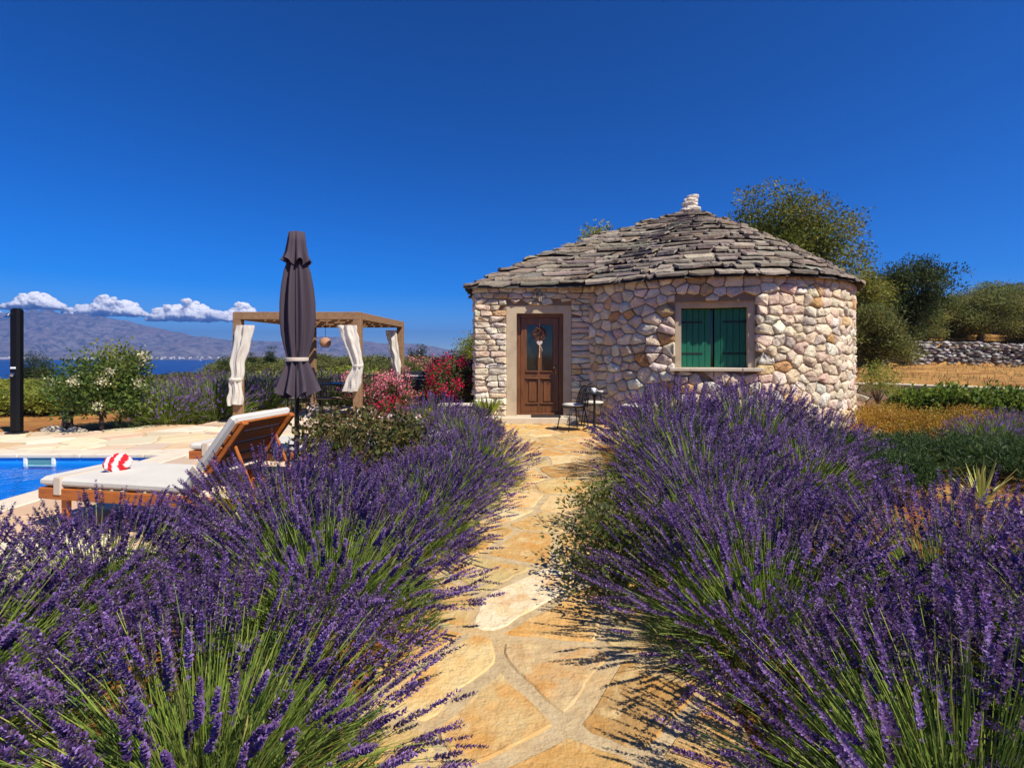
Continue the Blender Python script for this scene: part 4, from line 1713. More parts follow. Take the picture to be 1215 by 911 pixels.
dsw = thing('dry_stone_wall', 'grey dry stone terrace wall below the olive trees', 'wall', (24, 25, 1.0))
rgd = np.random.default_rng(81)
rndd = random.Random(81)
mbs = MB()
shapes = [boulder(1, 1, 1, 20 + k, sub=1, amp=.35) for k in range(8)]
for r_ in range(9):
    x_ = 15.5
    while x_ < 42:
        w_ = rndd.uniform(.16, .42)
        y_ = 25.25 - .12 * (x_ - 20)
        z_ = float(terrain(np.array([x_]), np.array([y_ - .7]))[0]) + .04 + r_ * .125
        V, Fc = shapes[rndd.randrange(8)]
        an = rndd.uniform(-.4, .4)
        c_ = tuple(rng_cols(rgd, 1, [(.36, .35, .33), (.26, .25, .24), (.46, .44, .41), (.17, .16, .155)], [3, 3, 1.5, 1.5], .12)[0])
        jz, jy = rndd.uniform(-.03, .03), rndd.uniform(-.12, .06)
        mbs.add([(x_ + w_ / 2 - 24 + q[0] * w_ * .62, y_ + jy - 25 + q[1] * .2, z_ + jz + .06 - 1.0 + q[2] * .085 + q[0] * w_ * an * .15) for q in V], Fc, c_)
        x_ += w_
tag(mbs.build('stones', M['drystone'], dsw, usecol=True), kind='stuff')

# ------------------------------------------------------------------ lavender
LAVP = [(.14, .072, .225), (.195, .11, .30), (.095, .055, .14), (.26, .16, .39), (.175, .12, .19)]


def lavender_meshes(seed, n, ng, R0, Llo, Lhi, tiltmax, sl, whorls, per, nleaf, fr=.0115, z0=.22, stemw=.0032):
    rg = np.random.default_rng(seed)
    nfl_ = n
    n = n + ng                                  # ng green shoots without flowers
    r = rg.uniform(0, 1, n) ** .42
    a = rg.uniform(0, 2 * math.pi, n)
    base = np.stack([R0 * r * np.cos(a), R0 * r * np.sin(a), z0 * (1 - .75 * r ** 2)], 1)
    tilt = tiltmax * r ** 1.15 * rg.uniform(.7, 1.15, n) + rg.normal(0, .10, n)
    az = a + rg.normal(0, .28, n)
    L = rg.uniform(Llo, Lhi, n) * (1 - .08 * r)
    L[nfl_:] *= rg.uniform(.55, .95, ng)
    hd = np.stack([np.cos(az), np.sin(az), 0 * az], 1)
    pts = [base]
    ns = 4
    curl = rg.normal(.18, .22, n)
    D = None
    for k in range(ns):
        tk = tilt * .86 + curl * (k / ns) * (.3 + .7 * np.abs(tilt))
        D = hd * np.sin(tk)[:, None] + np.array([0, 0, 1.0]) * np.cos(tk)[:, None]
        D = unit(D + rg.normal(0, .03, (n, 3)))
        pts.append(pts[-1] + D * (L / ns)[:, None])
    P = np.stack(pts, 1)                       # n, ns+1, 3
    P[..., 2] = np.maximum(P[..., 2], .03)
    S = unit(np.cross(D, rg.normal(0, 1, (n, 3))))
    w_ = stemw * np.linspace(1.25, .8, ns + 1)[None, :, None]
    A, B = P - S[:, None] * w_ / 2, P + S[:, None] * w_ / 2
    V = np.stack([A, B], 2).reshape(n, -1, 3)  # n, (ns+1)*2
    m = (ns + 1) * 2
    q = np.array([[2 * k, 2 * k + 1, 2 * k + 3, 2 * k + 2] for k in range(ns)])
    Fq = (q[None] + (np.arange(n) * m)[:, None, None]).reshape(-1, 4)
    sc_ = rng_cols(rg, n, [(.19, .28, .045), (.27, .34, .06), (.12, .20, .04), (.34, .34, .10)], [4, 3, 3, .8], .12)
    sc_ = np.repeat(sc_, m, 0)
    stems = mesh_np('stems', V.reshape(-1, 3), Fq, sc_)
    # ---- flower spikes
    n = nfl_
    D = D[:n]
    tip = P[:n, -1]
    SLn = sl * rg.uniform(.65, 1.25, n)
    bend = unit(D + rg.normal(0, .06, (n, 3)))
    Aa = unit(np.cross(bend, rg.normal(0, 1, (n, 3))))
    Bb = np.cross(bend, Aa)
    tk = np.linspace(0, 1, whorls)
    if whorls >= 7:
        tk = np.concatenate([[-.28], tk[:-1]])
    prof = np.interp(tk, [-.3, -.2, 0, .25, .6, .85, 1], [.75, .75, 1, 1.12, 1.0, .75, .45])
    th = (np.arange(per) / per * 2 * math.pi)[None, None] + rg.uniform(0, 6.28, (n, whorls, 1)) + rg.normal(0, .25, (n, whorls, per))
    o = np.cos(th)[..., None] * Aa[:, None, None] + np.sin(th)[..., None] * Bb[:, None, None]
    T = -np.sin(th)[..., None] * Aa[:, None, None] + np.cos(th)[..., None] * Bb[:, None, None]
    ax_ = bend[:, None, None]
    jit = rg.normal(0, .035, (n, whorls, per))
    root = tip[:, None, None] + ax_ * ((tk[None, :, None] + jit) * SLn[:, None, None])[..., None] + o * fr * .12
    rr = (fr * prof[None, :, None] * rg.uniform(.7, 1.3, (n, whorls, per)))[..., None]
    upk = rg.uniform(.5, 1.3, (n, whorls, per))[..., None]
    tipf = root + o * rr + ax_ * rr * upk
    mid = root + (tipf - root) * .55 + ax_ * rr * .15
    wd = rr * .46
    V = np.stack([root, mid + T * wd, tipf, mid - T * wd], 3).reshape(-1, 3)
    nf = n * whorls * per
    Fq = np.arange(nf * 4).reshape(nf, 4)
    spk = rng_cols(rg, n, LAVP, [4, 3, 3, 1.4, 1.4], .10)
    cf = np.broadcast_to(spk[:, None, None, :], (n, whorls, per, 3)).copy()
    cf *= rg.uniform(.65, 1.35, (n, whorls, per, 1))
    br = rg.random((n, whorls, per)) < .13
    cf[br] = np.array([.33, .21, .53]) * rg.uniform(.8, 1.25, (br.sum(), 1))
    dn = rg.random((n, whorls, per)) < .06
    cf[dn] = np.array([.16, .13, .10])
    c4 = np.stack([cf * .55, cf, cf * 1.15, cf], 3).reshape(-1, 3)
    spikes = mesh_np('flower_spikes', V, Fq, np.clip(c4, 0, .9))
    # ---- foliage at the base
    r = np.sqrt(rg.uniform(0, 1, nleaf))
    a = rg.uniform(0, 2 * math.pi, nleaf)
    h = rg.uniform(0, 1, nleaf) ** .7
    Pl = np.stack([R0 * 2.1 * r * np.cos(a), R0 * 2.1 * r * np.sin(a), h * (z0 + .15) * (1 - .75 * r ** 2)], 1)
    Dl = np.stack([np.cos(a) * r, np.sin(a) * r, .9 + 0 * a], 1) + rg.normal(0, .38, (nleaf, 3))
    V, Fq, c = leaf_quads(Pl, Dl, rg.uniform(.06, .15, nleaf), rg.uniform(.005, .009, nleaf),
                          rng_cols(rg, nleaf, [(.13, .19, .05), (.18, .25, .06), (.08, .125, .04), (.27, .29, .08)], [3, 3, 2, 1], .12), rg)
    fol = mesh_np('foliage', V, Fq, c)
    stems.materials.append(M['stem'])
    spikes.materials.append(M['lavender'])
    fol.materials.append(M['stem'])
    return stems, spikes, fol


LV = {
    'near': [lavender_meshes(301 + k, 560, 800, .27, .44, .74, 1.24, .155, 14, 6, 5200, fr=.0100) for k in range(4)],
    'mid': [lavender_meshes(331 + k, 480, 600, .29, .44, .70, 1.27, .135, 9, 5, 2600, fr=.0125, stemw=.005) for k in range(3)],
    'far': [lavender_meshes(361 + k, 700, 600, .36, .38, .60, 1.2, .085, 5, 4, 1600, fr=.011, stemw=.009) for k in range(2)],
}
lv_count = [0]


def lavender(x, y, s, lod, label, group, z=-.05, sx=1.0, sz=1.0, rz=None):
    ms_ = LV[lod][lv_count[0] % len(LV[lod])]
    lv_count[0] += 1
    t_ = thing('lavender_bush', label, 'lavender', (x, y, z), (lv_count[0] * 2.399) if rz is None else rz, group)
    t_.scale = (s * sx, s * sx, s * sz)
    for nm, me in zip(('stems', 'flower_spikes', 'foliage'), ms_):
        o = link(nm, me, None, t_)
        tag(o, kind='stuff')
    return t_


GL, GRr = 'lavender bushes between path and pool deck', 'lavender bushes right of the path'
for (x, y, s, sz, lab) in (
        (-.98, 1.62, .92, .85, 'near lavender bush drooping over the path below the flagstones with wide joints'),
        (-2.2, 1.75, 1.02, .9, 'lavender bush farthest from the path and beside the pool coping'),
        (-.99, 2.72, 1.0, .88, 'lavender bush between path and the lounger with the towel'),
        (-2.2, 2.75, .95, .74, 'low lavender bush right in front of the lounger with the towel'),
        (-1.6, 3.55, 1.02, .86, 'tall lavender bush hiding the raised lounger backrest'),
        (-.80, 3.85, .92, .80, 'lavender bush at the path opposite the sprawling plant'),
        (-1.62, 4.4, .8, .72, 'lavender bush at the foot of the bronze rose bush')):
    lavender(x, y, s, 'near', lab, GL, sz=sz)
for (x, y, s, sz, lab) in (
        (-.66, 4.85, .9, .78, 'lavender bush at the path in front of the tiny white herb'),
        (-.45, 5.8, .95, .82, 'lavender bush reaching farthest over the path towards the door'),
        (-1.15, 5.9, .9, .85, 'lavender bush behind the green rose bush'),
        (-.75, 7.6, .85, .95, 'small lavender bush before the potted plant'),
        (-1.35, 8.6, .9, 1.0, 'small lavender bush in front of the pink oleanders'),
        (-1.0, 9.4, .75, .9, 'small lavender bush in front of the planter wall')):
    lavender(x, y, s, 'mid', lab, GL, sz=sz)
for (x, y, s, sz, lab) in (
        (1.30, 1.45, .92, .85, 'lavender bush throwing long spike shadows across the path'),
        (2.25, 1.62, 1.05, .9, 'large lavender bush farthest from the house on the yucca side'),
        (1.26, 2.55, .98, .82, 'lavender bush between the path shadows and the sprawling plant'),
        (2.2, 2.6, 1.05, .82, 'wide lavender bush in the middle of the bed before the yucca'),
        (3.05, 2.75, .95, .72, 'low lavender bush with red soil and yucca right behind it'),
        (1.48, 3.6, .98, .85, 'lavender bush directly behind the small leaved sprawling plant')):
    lavender(x, y, s, 'near', lab, GRr, sz=sz)
for (x, y, s, sz, lab) in (
        (1.78, 4.8, 1.08, .92, 'lavender bush touching the path beside the yellow green sprawling plant'),
        (2.75, 4.9, 1.0, .85, 'lavender bush with open green stems in front of the rosemary'),
        (1.85, 6.0, 1.15, 1.05, 'tall lavender bush partly hiding the metal chair with mesh back'),
        (2.85, 6.2, 1.15, 1.1, 'tall lavender bush two rows in front of the green shutters'),
        (2.3, 7.2, 1.1, 1.1, 'lavender bush at the round wall between bistro table and window'),
        (3.4, 7.3, 1.1, 1.1, 'lavender bush standing right below the window sill'),
        (3.75, 6.3, .95, .95, 'lavender bush between the round wall and dark rosemary')):
    lavender(x, y, s, 'mid', lab, GRr, sz=sz)
for (x, y, s) in ((-7.35, 10.9, 1.25), (-6.75, 11.6, 1.35), (-7.6, 12.0, 1.3), (-6.3, 12.7, 1.3), (-7.1, 13.0, 1.35), (-5.6, 14.9, 1.3), (-4.6, 15.2, 1.3), (-6.6, 14.2, 1.3)):
    lavender(x, y, s, 'far', 'large lavender bush behind the pool deck next to the pergola', 'lavender bushes behind the deck')
for (x, y, s) in ((6.9, 7.4, .8), (7.7, 7.9, .8), (7.4, 6.9, .7)):
    lavender(x, y, s, 'far', 'loose grey lavender bush beside the orange ground cover', 'lavender bushes near the garden wall')


# ------------------------------------------------------------------ shrubs and trees
def foliage_mesh(name, rg, C, nl, sig, Ln, Wd, pal, wts, up=.25, jit=.16, squash=.8):
    n = len(C) * nl
    Cc = np.repeat(C, nl, 0)
    off = np.clip(rg.normal(0, 1, (n, 3)), -1.7, 1.7) * (np.repeat(np.broadcast_to(sig, (len(C),)), nl))[:, None] * np.array([1, 1, squash])
    D = off / (np.linalg.norm(off, axis=1, keepdims=True) + 1e-6) * .8 + rg.normal(0, .55, (n, 3)) + np.array([0, 0, up])
    cc = np.repeat(rng_cols(rg, len(C), pal, wts, jit), nl, 0)
    cc = cc * .55 + rng_cols(rg, n, pal, wts, jit) * .45
    V, Fq, c = leaf_quads(Cc + off, D, Ln * rg.uniform(.6, 1.3, n), Wd * rg.uniform(.7, 1.3, n), cc, rg)
    return mesh_np(name, V, Fq, c)


def crown_points(rg, n, rx, ry, rz_, zc, low=-.6, shell=.45):
    d_ = rg.normal(0, 1, (n * 4, 3))
    d_ = unit(d_)
    d_ = d_[d_[:, 2] > low][:n]
    r = rg.uniform(0, 1, (len(d_), 1)) ** shell
    lump = np.array([1 + .28 * mnoise.noise(tuple(q * 1.6 + rx)) for q in d_])[:, None]
    return d_ * r * lump * np.array([rx, ry, rz_]) + np.array([0, 0, zc])


def lobed_points(rg, n, rx, rz_, zc, low, lobes):
    d_ = unit(rg.normal(0, 1, (lobes * 6, 3)))
    d_ = d_[d_[:, 2] > low][:lobes]
    ctr = d_ * rg.uniform(.30, .80, (len(d_), 1)) * np.array([rx, rx, rz_])
    lr = rg.uniform(.24, .46, len(d_))
    k = rg.integers(0, len(d_), n)
    q = unit(rg.normal(0, 1, (n, 3))) * (rg.uniform(0, 1, (n, 1)) ** .4) * lr[k][:, None] * np.array([rx, rx, rz_ * .85])
    return ctr[k] + q + np.array([0, 0, zc])


def limbs(mb, rg, C, base, r0, fork, k=12):
    idx = rg.choice(len(C), min(k, len(C)), replace=False)
    f = Vector(fork)
    for i in idx:
        e = Vector(C[i])
        m_ = f.lerp(e, .5) + Vector(rg.normal(0, .06, 3)) * (e - f).length
        mb.tube([f, m_, e], [r0 * .5, r0 * .3, r0 * .08], 6)


OLIVEP = [(.18, .20, .055), (.13, .155, .04), (.26, .255, .085), (.08, .10, .028), (.30, .27, .065)]
OLIVEW = [4, 3, 2, 2, 1]
BUSHP = [(.25, .29, .04), (.34, .35, .06), (.15, .19, .03), (.44, .41, .09)]
BUSHW = [4, 3, 3, 1]
DARKP = [(.045, .075, .018), (.07, .10, .025), (.03, .05, .014), (.11, .13, .03)]
DARKW = [4, 3, 3, 1]


def plant_meshes(seed, rx, rz_, zc, ncl, nl, sig, Ln, Wd, pal, wts, trunk_h, trunk_r, ry=None, low=-.6, nlimb=12, flower=None, shell=.45, lobes=0):
    rg = np.random.default_rng(seed)
    C = lobed_points(rg, ncl, rx, rz_, zc, low, lobes) if lobes else crown_points(rg, ncl, rx, ry or rx, rz_, zc, low, shell)
    out = {}
    f = foliage_mesh('crown', rg, C, nl, sig, Ln, Wd, pal, wts)
    f.materials.append(M['leaf'])
    out['crown'] = f
    mb = MB()
    fork = (rg.normal(0, .05), rg.normal(0, .05), trunk_h)
    mb.tube([(0, 0, -.15), (rg.normal(0, .04), rg.normal(0, .04), trunk_h * .5), fork], [trunk_r * 1.25, trunk_r, trunk_r * .8], 9)
    limbs(mb, rg, C, (0, 0, 0), trunk_r, fork, nlimb)
    t_ = mesh_py('trunk', mb.v, mb.f, None, True)
    t_.materials.append(M['bark'])
    out['trunk'] = t_
    if flower:
        nfl, nper, fs, fsig, fpal, fw, top = flower
        d_ = C[np.argsort(-(C[:, 2] * top + np.linalg.norm(C[:, :2], axis=1) * (1 - top) + rg.normal(0, .25, len(C)) * rx))][:nfl]
        ctr = np.array([0, 0, zc])
        d_ = d_ + unit(d_ - ctr) * sig * 1.3
        n = len(d_) * nper
        Pn = np.repeat(d_, nper, 0) + rg.normal(0, fsig, (n, 3))
        V, Fq, c = leaf_quads(Pn, rg.normal(0, .7, (n, 3)) + np.array([0, -.2, .6]), fs * rg.uniform(.7, 1.3, n), fs * .8, rng_cols(rg, n, fpal, fw, .12), rg)
        m_ = mesh_np('blossom', V, Fq, c)
        m_.materials.append(M['flower'])
        out['blossom'] = m_
    return out


def plant(name, meshes, label, cat, loc, rz=0, s=(1, 1, 1), group=None):
    t_ = thing(name, label, cat, loc, rz, group)
    t_.scale = s if hasattr(s, '__len__') else (s, s, s)
    for nm, me in meshes.items():
        o = link(nm, me, None, t_)
        if nm != 'trunk':
            tag(o, kind='stuff')
    return t_


def gz(x, y):
    return float(terrain(np.array([x]), np.array([y]))[0])


def at_px(pxx, d_):
    x = (pxx - 607.5) / F * d_
    return x, d_, gz(x, d_)


def top_scale(ytop, d_, z0, h_nom):
    return (CAMZ - (ytop - HOR) / F * d_ - z0) / h_nom


# --- background bushes (nominal height 1.0, radius .6)
bush_v = [plant_meshes(401 + k, .62, .42, .52, 110, 60, .10, .085, .036, BUSHP, BUSHW, .2, .03) for k in range(3)]
scrub_v = [plant_meshes(411 + k, .66, .42, .52, 110, 60, .10, .075, .026, OLIVEP, OLIVEW, .2, .03) for k in range(2)]
rnd = random.Random(91)


def bush_row(pxa, pxb, step, d_, ylo, yhi, vs, name, label, cat, group, wide=1.5):
    q = pxa
    while q < pxb:
        dd = d_ * rnd.uniform(.94, 1.06)
        x, y, z = at_px(q + rnd.uniform(-.3, .3) * step, dd)
        s = max(.35, top_scale(rnd.uniform(ylo, yhi), dd, z, .98))
        w_ = step / F * dd * wide
        plant(name, vs[rnd.randrange(len(vs))], label, cat, (x, y, z - .03), rnd.uniform(0, 6.28), (w_, w_, s), group)
        q += step * rnd.uniform(.75, 1.2)


bush_row(-70, 82, 38, 12.6, 452, 464, bush_v, 'hedge_bush', 'yellow green bush in the low hedge behind the black shower', 'bush', 'low hedge behind the shower')
bush_row(-60, 290, 34, 16.5, 446, 456, bush_v, 'garden_bush', 'light green bush in the planting that hides the sea shore', 'bush', 'bushes towards the sea')
bush_row(40, 420, 42, 23, 441, 450, scrub_v, 'scrub_bush', 'grey green scrub bush beyond the pergola', 'bush', 'scrub beyond the pergola')
bush_row(300, 575, 36, 17, 434, 444, bush_v, 'field_bush', 'green bush seen between the pergola posts', 'bush', 'bushes seen through the pergola')
bush_row(280, 590, 34, 32, 425, 432, scrub_v, 'olive_bush', 'olive bush in the grove behind the pergola', 'bush', 'olive grove behind the pergola')
bush_row(280, 600, 26, 48, 419, 426, scrub_v, 'distant_bush', 'distant dark bush along the skyline below the mountains', 'bush', 'bushes along the skyline', 1.8)
bush_row(-60, 300, 26, 60, 449, 456, scrub_v, 'shore_bush', 'distant bush on the slope above the sea', 'bush', 'bushes above the sea', 1.8)

# --- conifers and cypresses
con = [plant_meshes(421, .26, .62, .55, 80, 40, .06, .06, .02, DARKP, DARKW, .12, .03, low=-1, shell=.6),
       plant_meshes(422, .14, .58, .54, 60, 40, .035, .05, .015, DARKP, DARKW, .1, .025, low=-1, shell=.6)]
for (q, yt, d_, k, w_, lab) in ((38, 421, 28, 0, 2.6, 'dark conifer right next to the black shower column'), (54, 425, 27, 0, 1.6, 'smaller dark conifer beside the shower conifer'),
                           (300, 418, 44, 1, 3.2, 'short dark cypress seen behind the pergola curtain'), (321, 410, 46, 1, 3.6, 'tall dark cypress seen between curtain and parasol'),
                           (489, 415, 50, 0, 2.0, 'small dark conifer of the pair on the skyline'), (498, 411, 50, 0, 3.2, 'taller dark conifer of the pair on the skyline'),
                           (540, 415, 52, 1, 4.0, 'lone dark cypress near the house corner'), (268, 425, 30, 0, 1.9, 'round dark conifer next to the pergola post')):
    x, y, z = at_px(q, d_)
    s = top_scale(yt, d_, z, 1.12)
    plant('conifer', con[k], lab, 'tree', (x, y, z), q, (w_, w_, s), 'dark conifers')

# --- white flowering shrub by the deck
WF = (13, 70, .035, .05, [(.72, .66, .42), (.78, .74, .58), (.60, .52, .28)], [3, 2, 1], .35)
m_ = plant_meshes(431, .80, .72, .82, 110, 60, .13, .085, .04, [(.07, .13, .025), (.11, .18, .035), (.045, .08, .02), (.22, .25, .05)], [3, 3, 2, 1.2], .3, .04, flower=WF)
x, y, z = at_px(122, 9.95)
plant('flowering_shrub', m_, 'green shrub with cream white blossom clusters at the deck edge', 'shrub', (x, y, z), .4, (1, 1, 1))
m_ = plant_meshes(432, .42, .45, 1.12, 40, 34, .10, .08, .036, BUSHP, BUSHW, .5, .02)
x, y, z = at_px(140, 10.3)
plant('tall_shoots', m_, 'loose yellow green shoots rising above the white blossom shrub', 'shrub', (x, y, z), 0, (1, 1, 1.08))
stp = thing('tree_stump', 'short grey tree stump beside the white blossom shrub', 'stump', (*at_px(79, 9.9)[:2], -.05))
MB().tube([(0, 0, -.05), (.02, 0, .2), (.0, .02, .42)], [.11, .085, .09], 11).build('trunk', M['bark'], stp, smooth=True)
for k, (q, d_, r_) in enumerate(((64, 9.75, .12), (70, 9.6, .09), (88, 9.65, .10), (98, 9.6, .07), (55, 9.6, .08))):
    V, Fc = boulder(r_ * 1.3, r_, r_ * .7, 40 + k)
    o = MB().add(V, Fc).build('edging_rock', M['rock'], None, (*at_px(q, d_)[:2], r_ * .3 - .02))
    tag(o, 'small grey rock at the foot of the tree stump', 'rock', 'rocks at the stump')

# --- oleanders
PINK = [(.66, .16, .22), (.72, .28, .32), (.58, .10, .17), (.75, .42, .42)]
CRIM = [(.62, .01, .08), (.52, .008, .06), (.70, .03, .13), (.40, .005, .04)]
OLG = [(.09, .12, .03), (.13, .15, .045), (.055, .075, .02)]
for k, (q, d_, yt, wd, pal, lab) in enumerate((
        (440, 12.0, 440, .62, PINK, 'pink oleander bush behind the pergola curtain'),
        (505, 14.2, 424, .95, PINK, 'tall pink oleander bush behind the black grill'),
        (466, 11.2, 452, .45, PINK, 'small pink oleander at the foot of the pergola post'),
        (538, 11.6, 420, .58, CRIM, 'crimson oleander bush beside the porch wall'),
        (556, 11.9, 430, .45, PINK, 'pale pink oleander squeezed against the porch wall'),
        (455, 10.2, 482, .22, CRIM, 'low crimson flowering plant below the pergola'))):
    x, y, z = at_px(q, d_)
    hh = CAMZ - (yt - HOR) / F * d_ - z
    m_ = plant_meshes(440 + k, wd, hh * .45, hh * .55, 60, 34, .11, .10, .022, OLG, [3, 2, 2], .2, .025,
                      flower=(34 if wd > .3 else 10, 46, .042, .075, pal, [3, 3, 2, 1], .55))
    plant('oleander', m_, lab, 'shrub', (x, y, z), k * 1.3)

# --- rose bush and small planting left of the path
ROSEG = [(.065, .085, .02), (.11, .085, .025), (.16, .07, .03), (.09, .13, .03), (.21, .17, .05)]
for k, (x, y, wd, hh, lab) in enumerate(((-1.62, 4.95, .46, .98, 'bronze leaved rose bush in front of the closed parasol'),
                                        (-1.32, 5.6, .38, .92, 'green rose bush with pale buds beside the bronze rose'),
                                        (-1.95, 5.75, .36, .80, 'loose rose bush standing next to the flat lounger'))):
    m_ = plant_meshes(450 + k, wd, hh * .42, hh * .58, 80, 22, .075, .05, .032, ROSEG, [3, 2.4, 1.6, 2.2, 1], .25, .012, nlimb=26,
                      flower=(4, 12, .035, .022, [(.75, .60, .52), (.78, .70, .62), (.6, .3, .28)], [2, 2, 1], .7))
    plant('rose_bush', m_, lab, 'rose', (x, y, -.05), k)
for k, (q, yt, d_, wd, lab, fl) in enumerate((
        (517, 520, 6.4, .22, 'white flowering herb between two lavender bushes', 20), (560, 545, 5.6, .14, 'tiny white flowering herb at the path edge', 10),
        (470, 500, 6.6, .34, 'yellow green santolina next to the rose bush', 0), (535, 505, 7.4, .30, 'yellow green herb behind the white flowers', 4),
        (580, 500, 8.6, .22, 'yellow flowering herb near the porch corner', 3), (503, 488, 8.2, .34, 'silvery green herb below the grill', 3))):
    x, y, z = at_px(q, d_)
    hh = CAMZ - (yt - HOR) / F * d_ - z
    m_ = plant_meshes(460 + k, wd, hh * .42, hh * .55, 50, 40, .06, .06, .012, [(.16, .20, .05), (.24, .25, .07), (.10, .14, .035), (.20, .19, .09)], [3, 2, 2, 1], .1, .01,
                      flower=(fl, 30, .022, .03, [(.80, .77, .70), (.74, .68, .5)] if k < 2 else [(.7, .42, .06), (.75, .6, .2)], [2, 1], .7) if fl else None)
    plant('herb_plant', m_, lab, 'plant', (x, y, z), k)
# potted plant and low wall at the porch corner
x, y, z = at_px(577, 9.9)
pot = thing('potted_plant', 'bright green plant in a white pot at the porch corner', 'plant', (x, y, .01))
MB().lathe([(.09, 0), (.13, .2), (.145, .22), (.145, .25), (.12, .25), (.11, .2), (.02, .19)], 20).build('pot', M['terracotta'], pot, smooth=True)
rg = np.random.default_rng(8)
n = 60
a = rg.uniform(0, 6.28, n)
V, Fq, c = leaf_quads(np.stack([.05 * np.cos(a), .05 * np.sin(a), .22 + 0 * a], 1), np.stack([np.cos(a) * .6, np.sin(a) * .6, .9 + 0 * a], 1) + rg.normal(0, .2, (n, 3)), rg.uniform(.25, .5, n), .07, rng_cols(rg, n, [(.30, .38, .04), (.40, .42, .08), (.16, .25, .03)], [3, 2, 2], .1), rg)
o = link('leaves', mesh_np('leaves', V, Fq, c), M['leaf'], pot)
tag(o, kind='stuff')
lw = thing('planter_wall', 'short white topped stone planter wall against the porch corner', 'wall', (-1.05, 10.6, -.05))
mb = MB()
rndp = random.Random(5)
for r_ in range(3):
    x_ = -.42
    while x_ < .30:
        w_ = rndp.uniform(.16, .26)
        MB().box((x_ + w_ / 2, rndp.uniform(-.01, .01), .075 + r_ * .142), (w_ - .012, .26, .13), bev=.02).build('stone', M['rock'], lw)
        x_ += w_
MB().box((-.06, 0, .455), (.80, .32, .05), bev=.012).build('cap', M['whitestone'], lw)

# sprawling plant on the right path edge
m_ = plant_meshes(470, .42, .20, .22, 90, 26, .07, .035, .022, [(.10, .13, .03), (.18, .19, .05), (.06, .08, .02)], [3, 2, 2], .06, .01, nlimb=20)
plant('sprawling_plant', m_, 'small leaved sprawling plant spilling onto the path', 'plant', (.72, 3.15, -.02), 0, (1, 1.2, 1))
m_ = plant_meshes(471, .40, .22, .26, 80, 26, .07, .04, .018, [(.16, .19, .04), (.24, .24, .06), (.08, .11, .03)], [3, 2, 2], .06, .01, nlimb=20)
plant('sprawling_plant', m_, 'yellow green sprawling plant between two lavender bushes', 'plant', (.95, 4.15, -.02), 1, (1, 1.2, 1))

# --- right hand planting
ROSM = [(.045, .085, .026), (.07, .12, .034), (.03, .055, .018), (.11, .16, .04)]
for k, (x, y, wd, hh) in enumerate(((4.4, 6.4, .75, .55), (5.3, 6.4, .8, .5), (3.9, 5.4, .55, .48), (5.9, 5.9, .7, .46), (6.4, 6.5, .6, .46))):
    m_ = plant_meshes(480 + k, wd, hh * .5, hh * .42, 150, 70, .05, .065, .011, ROSM, [3, 3, 2, 1], .1, .015, low=-.1)
    plant('rosemary_bush', m_, ('rosemary bush behind the open stemmed lavender', 'dark green rosemary bush between two others before the orange plants', 'small rosemary bush touching the purple lavender', 'low rosemary bush right behind the yucca', 'rosemary bush beside the pale boulder')[k], 'bush', (x, y, -.05), k, (1, 1, 1), 'rosemary bushes on the red soil')
ORG = [(.44, .27, .035), (.50, .32, .05), (.34, .21, .03), (.40, .15, .03), (.19, .20, .04)]
for k, (x, y, wd, hh) in enumerate(((6.3, 8.5, .66, .62), (7.1, 8.4, .74, .62), (7.9, 8.6, .7, .58), (6.9, 9.3, .6, .6))):
    m_ = plant_meshes(490 + k, wd, hh * .5, hh * .45, 110, 46, .07, .04, .016, ORG, [3, 3, 2, 2, 1], .1, .015, low=-.1)
    plant('ground_cover', m_, 'orange yellow flowering cushion plant before the garden wall', 'plant', (x, y, -.05), k, (1, 1, 1), 'orange cushion plants')
HEDG = [(.13, .21, .025), (.19, .27, .04), (.08, .13, .02), (.28, .32, .07)]
hedge_v = [plant_meshes(500 + k, .55, .40, .48, 90, 26, .11, .11, .062, HEDG, [3, 3, 2, 1], .15, .025) for k in range(2)]
for k in range(9):
    f = k / 8
    x = 8.75 + f * 3.5
    y = 11.1 - f * 2.9 + .15 * math.sin(k * 2.2)
    plant('hedge_bush', hedge_v[k % 2], 'glossy bright green bush growing along the low garden wall', 'bush', (x, y, -.05), k * 1.9, (.85, .85, .86 + .08 * math.sin(k)), 'bushes along the garden wall')
m_ = plant_meshes(510, .34, .55, 1.05, 60, 26, .09, .055, .024, BUSHP, BUSHW, .5, .02)
plant('young_tree', m_, 'slim young tree in front of the garden wall corner', 'tree', (at_px(1046, 10.9)[0], 10.9, -.05), 0, (1, 1, .86))
# yucca: every sword leaf a part
yx, yy = 4.45, 4.85
yc = thing('yucca', 'spiky yellow green yucca growing in the red soil', 'yucca', (yx, yy, -.05))
rndy = random.Random(6)
M['yucca'] = mat('yucca_leaf', attr=True, rough=.5, transl=.15)
for k in range(30):
    a = k * 2.399
    el = R(12) + R(74) * (k / 29) ** .9 + rndy.uniform(-.08, .08)
    Lf = rndy.uniform(.34, .48)
    pts = []
    cols_ = []
    nseg = 5
    for j in range(nseg + 1):
        s_ = j / nseg
        w_ = .017 * (1 - s_ ** 2.2) + .001
        rr = Lf * s_ * math.cos(el)
        zz = .06 + Lf * s_ * math.sin(el) - .05 * s_ * s_ * math.cos(el)
        for sg, dz in ((-1, .006), (0, -.004), (1, .006)):
            pts.append((rr * math.cos(a) - sg * w_ * math.sin(a), rr * math.sin(a) + sg * w_ * math.cos(a), zz + dz))
            cols_.append((.58, .55, .17) if sg else (.26, .33, .07))
    fc = []
    for j in range(nseg):
        for i in range(2):
            fc.append((j * 3 + i, j * 3 + i + 1, j * 3 + i + 4, j * 3 + i + 3))
    link('leaf', mesh_py('leaf', pts, fc, cols_, True), M['yucca'], yc)
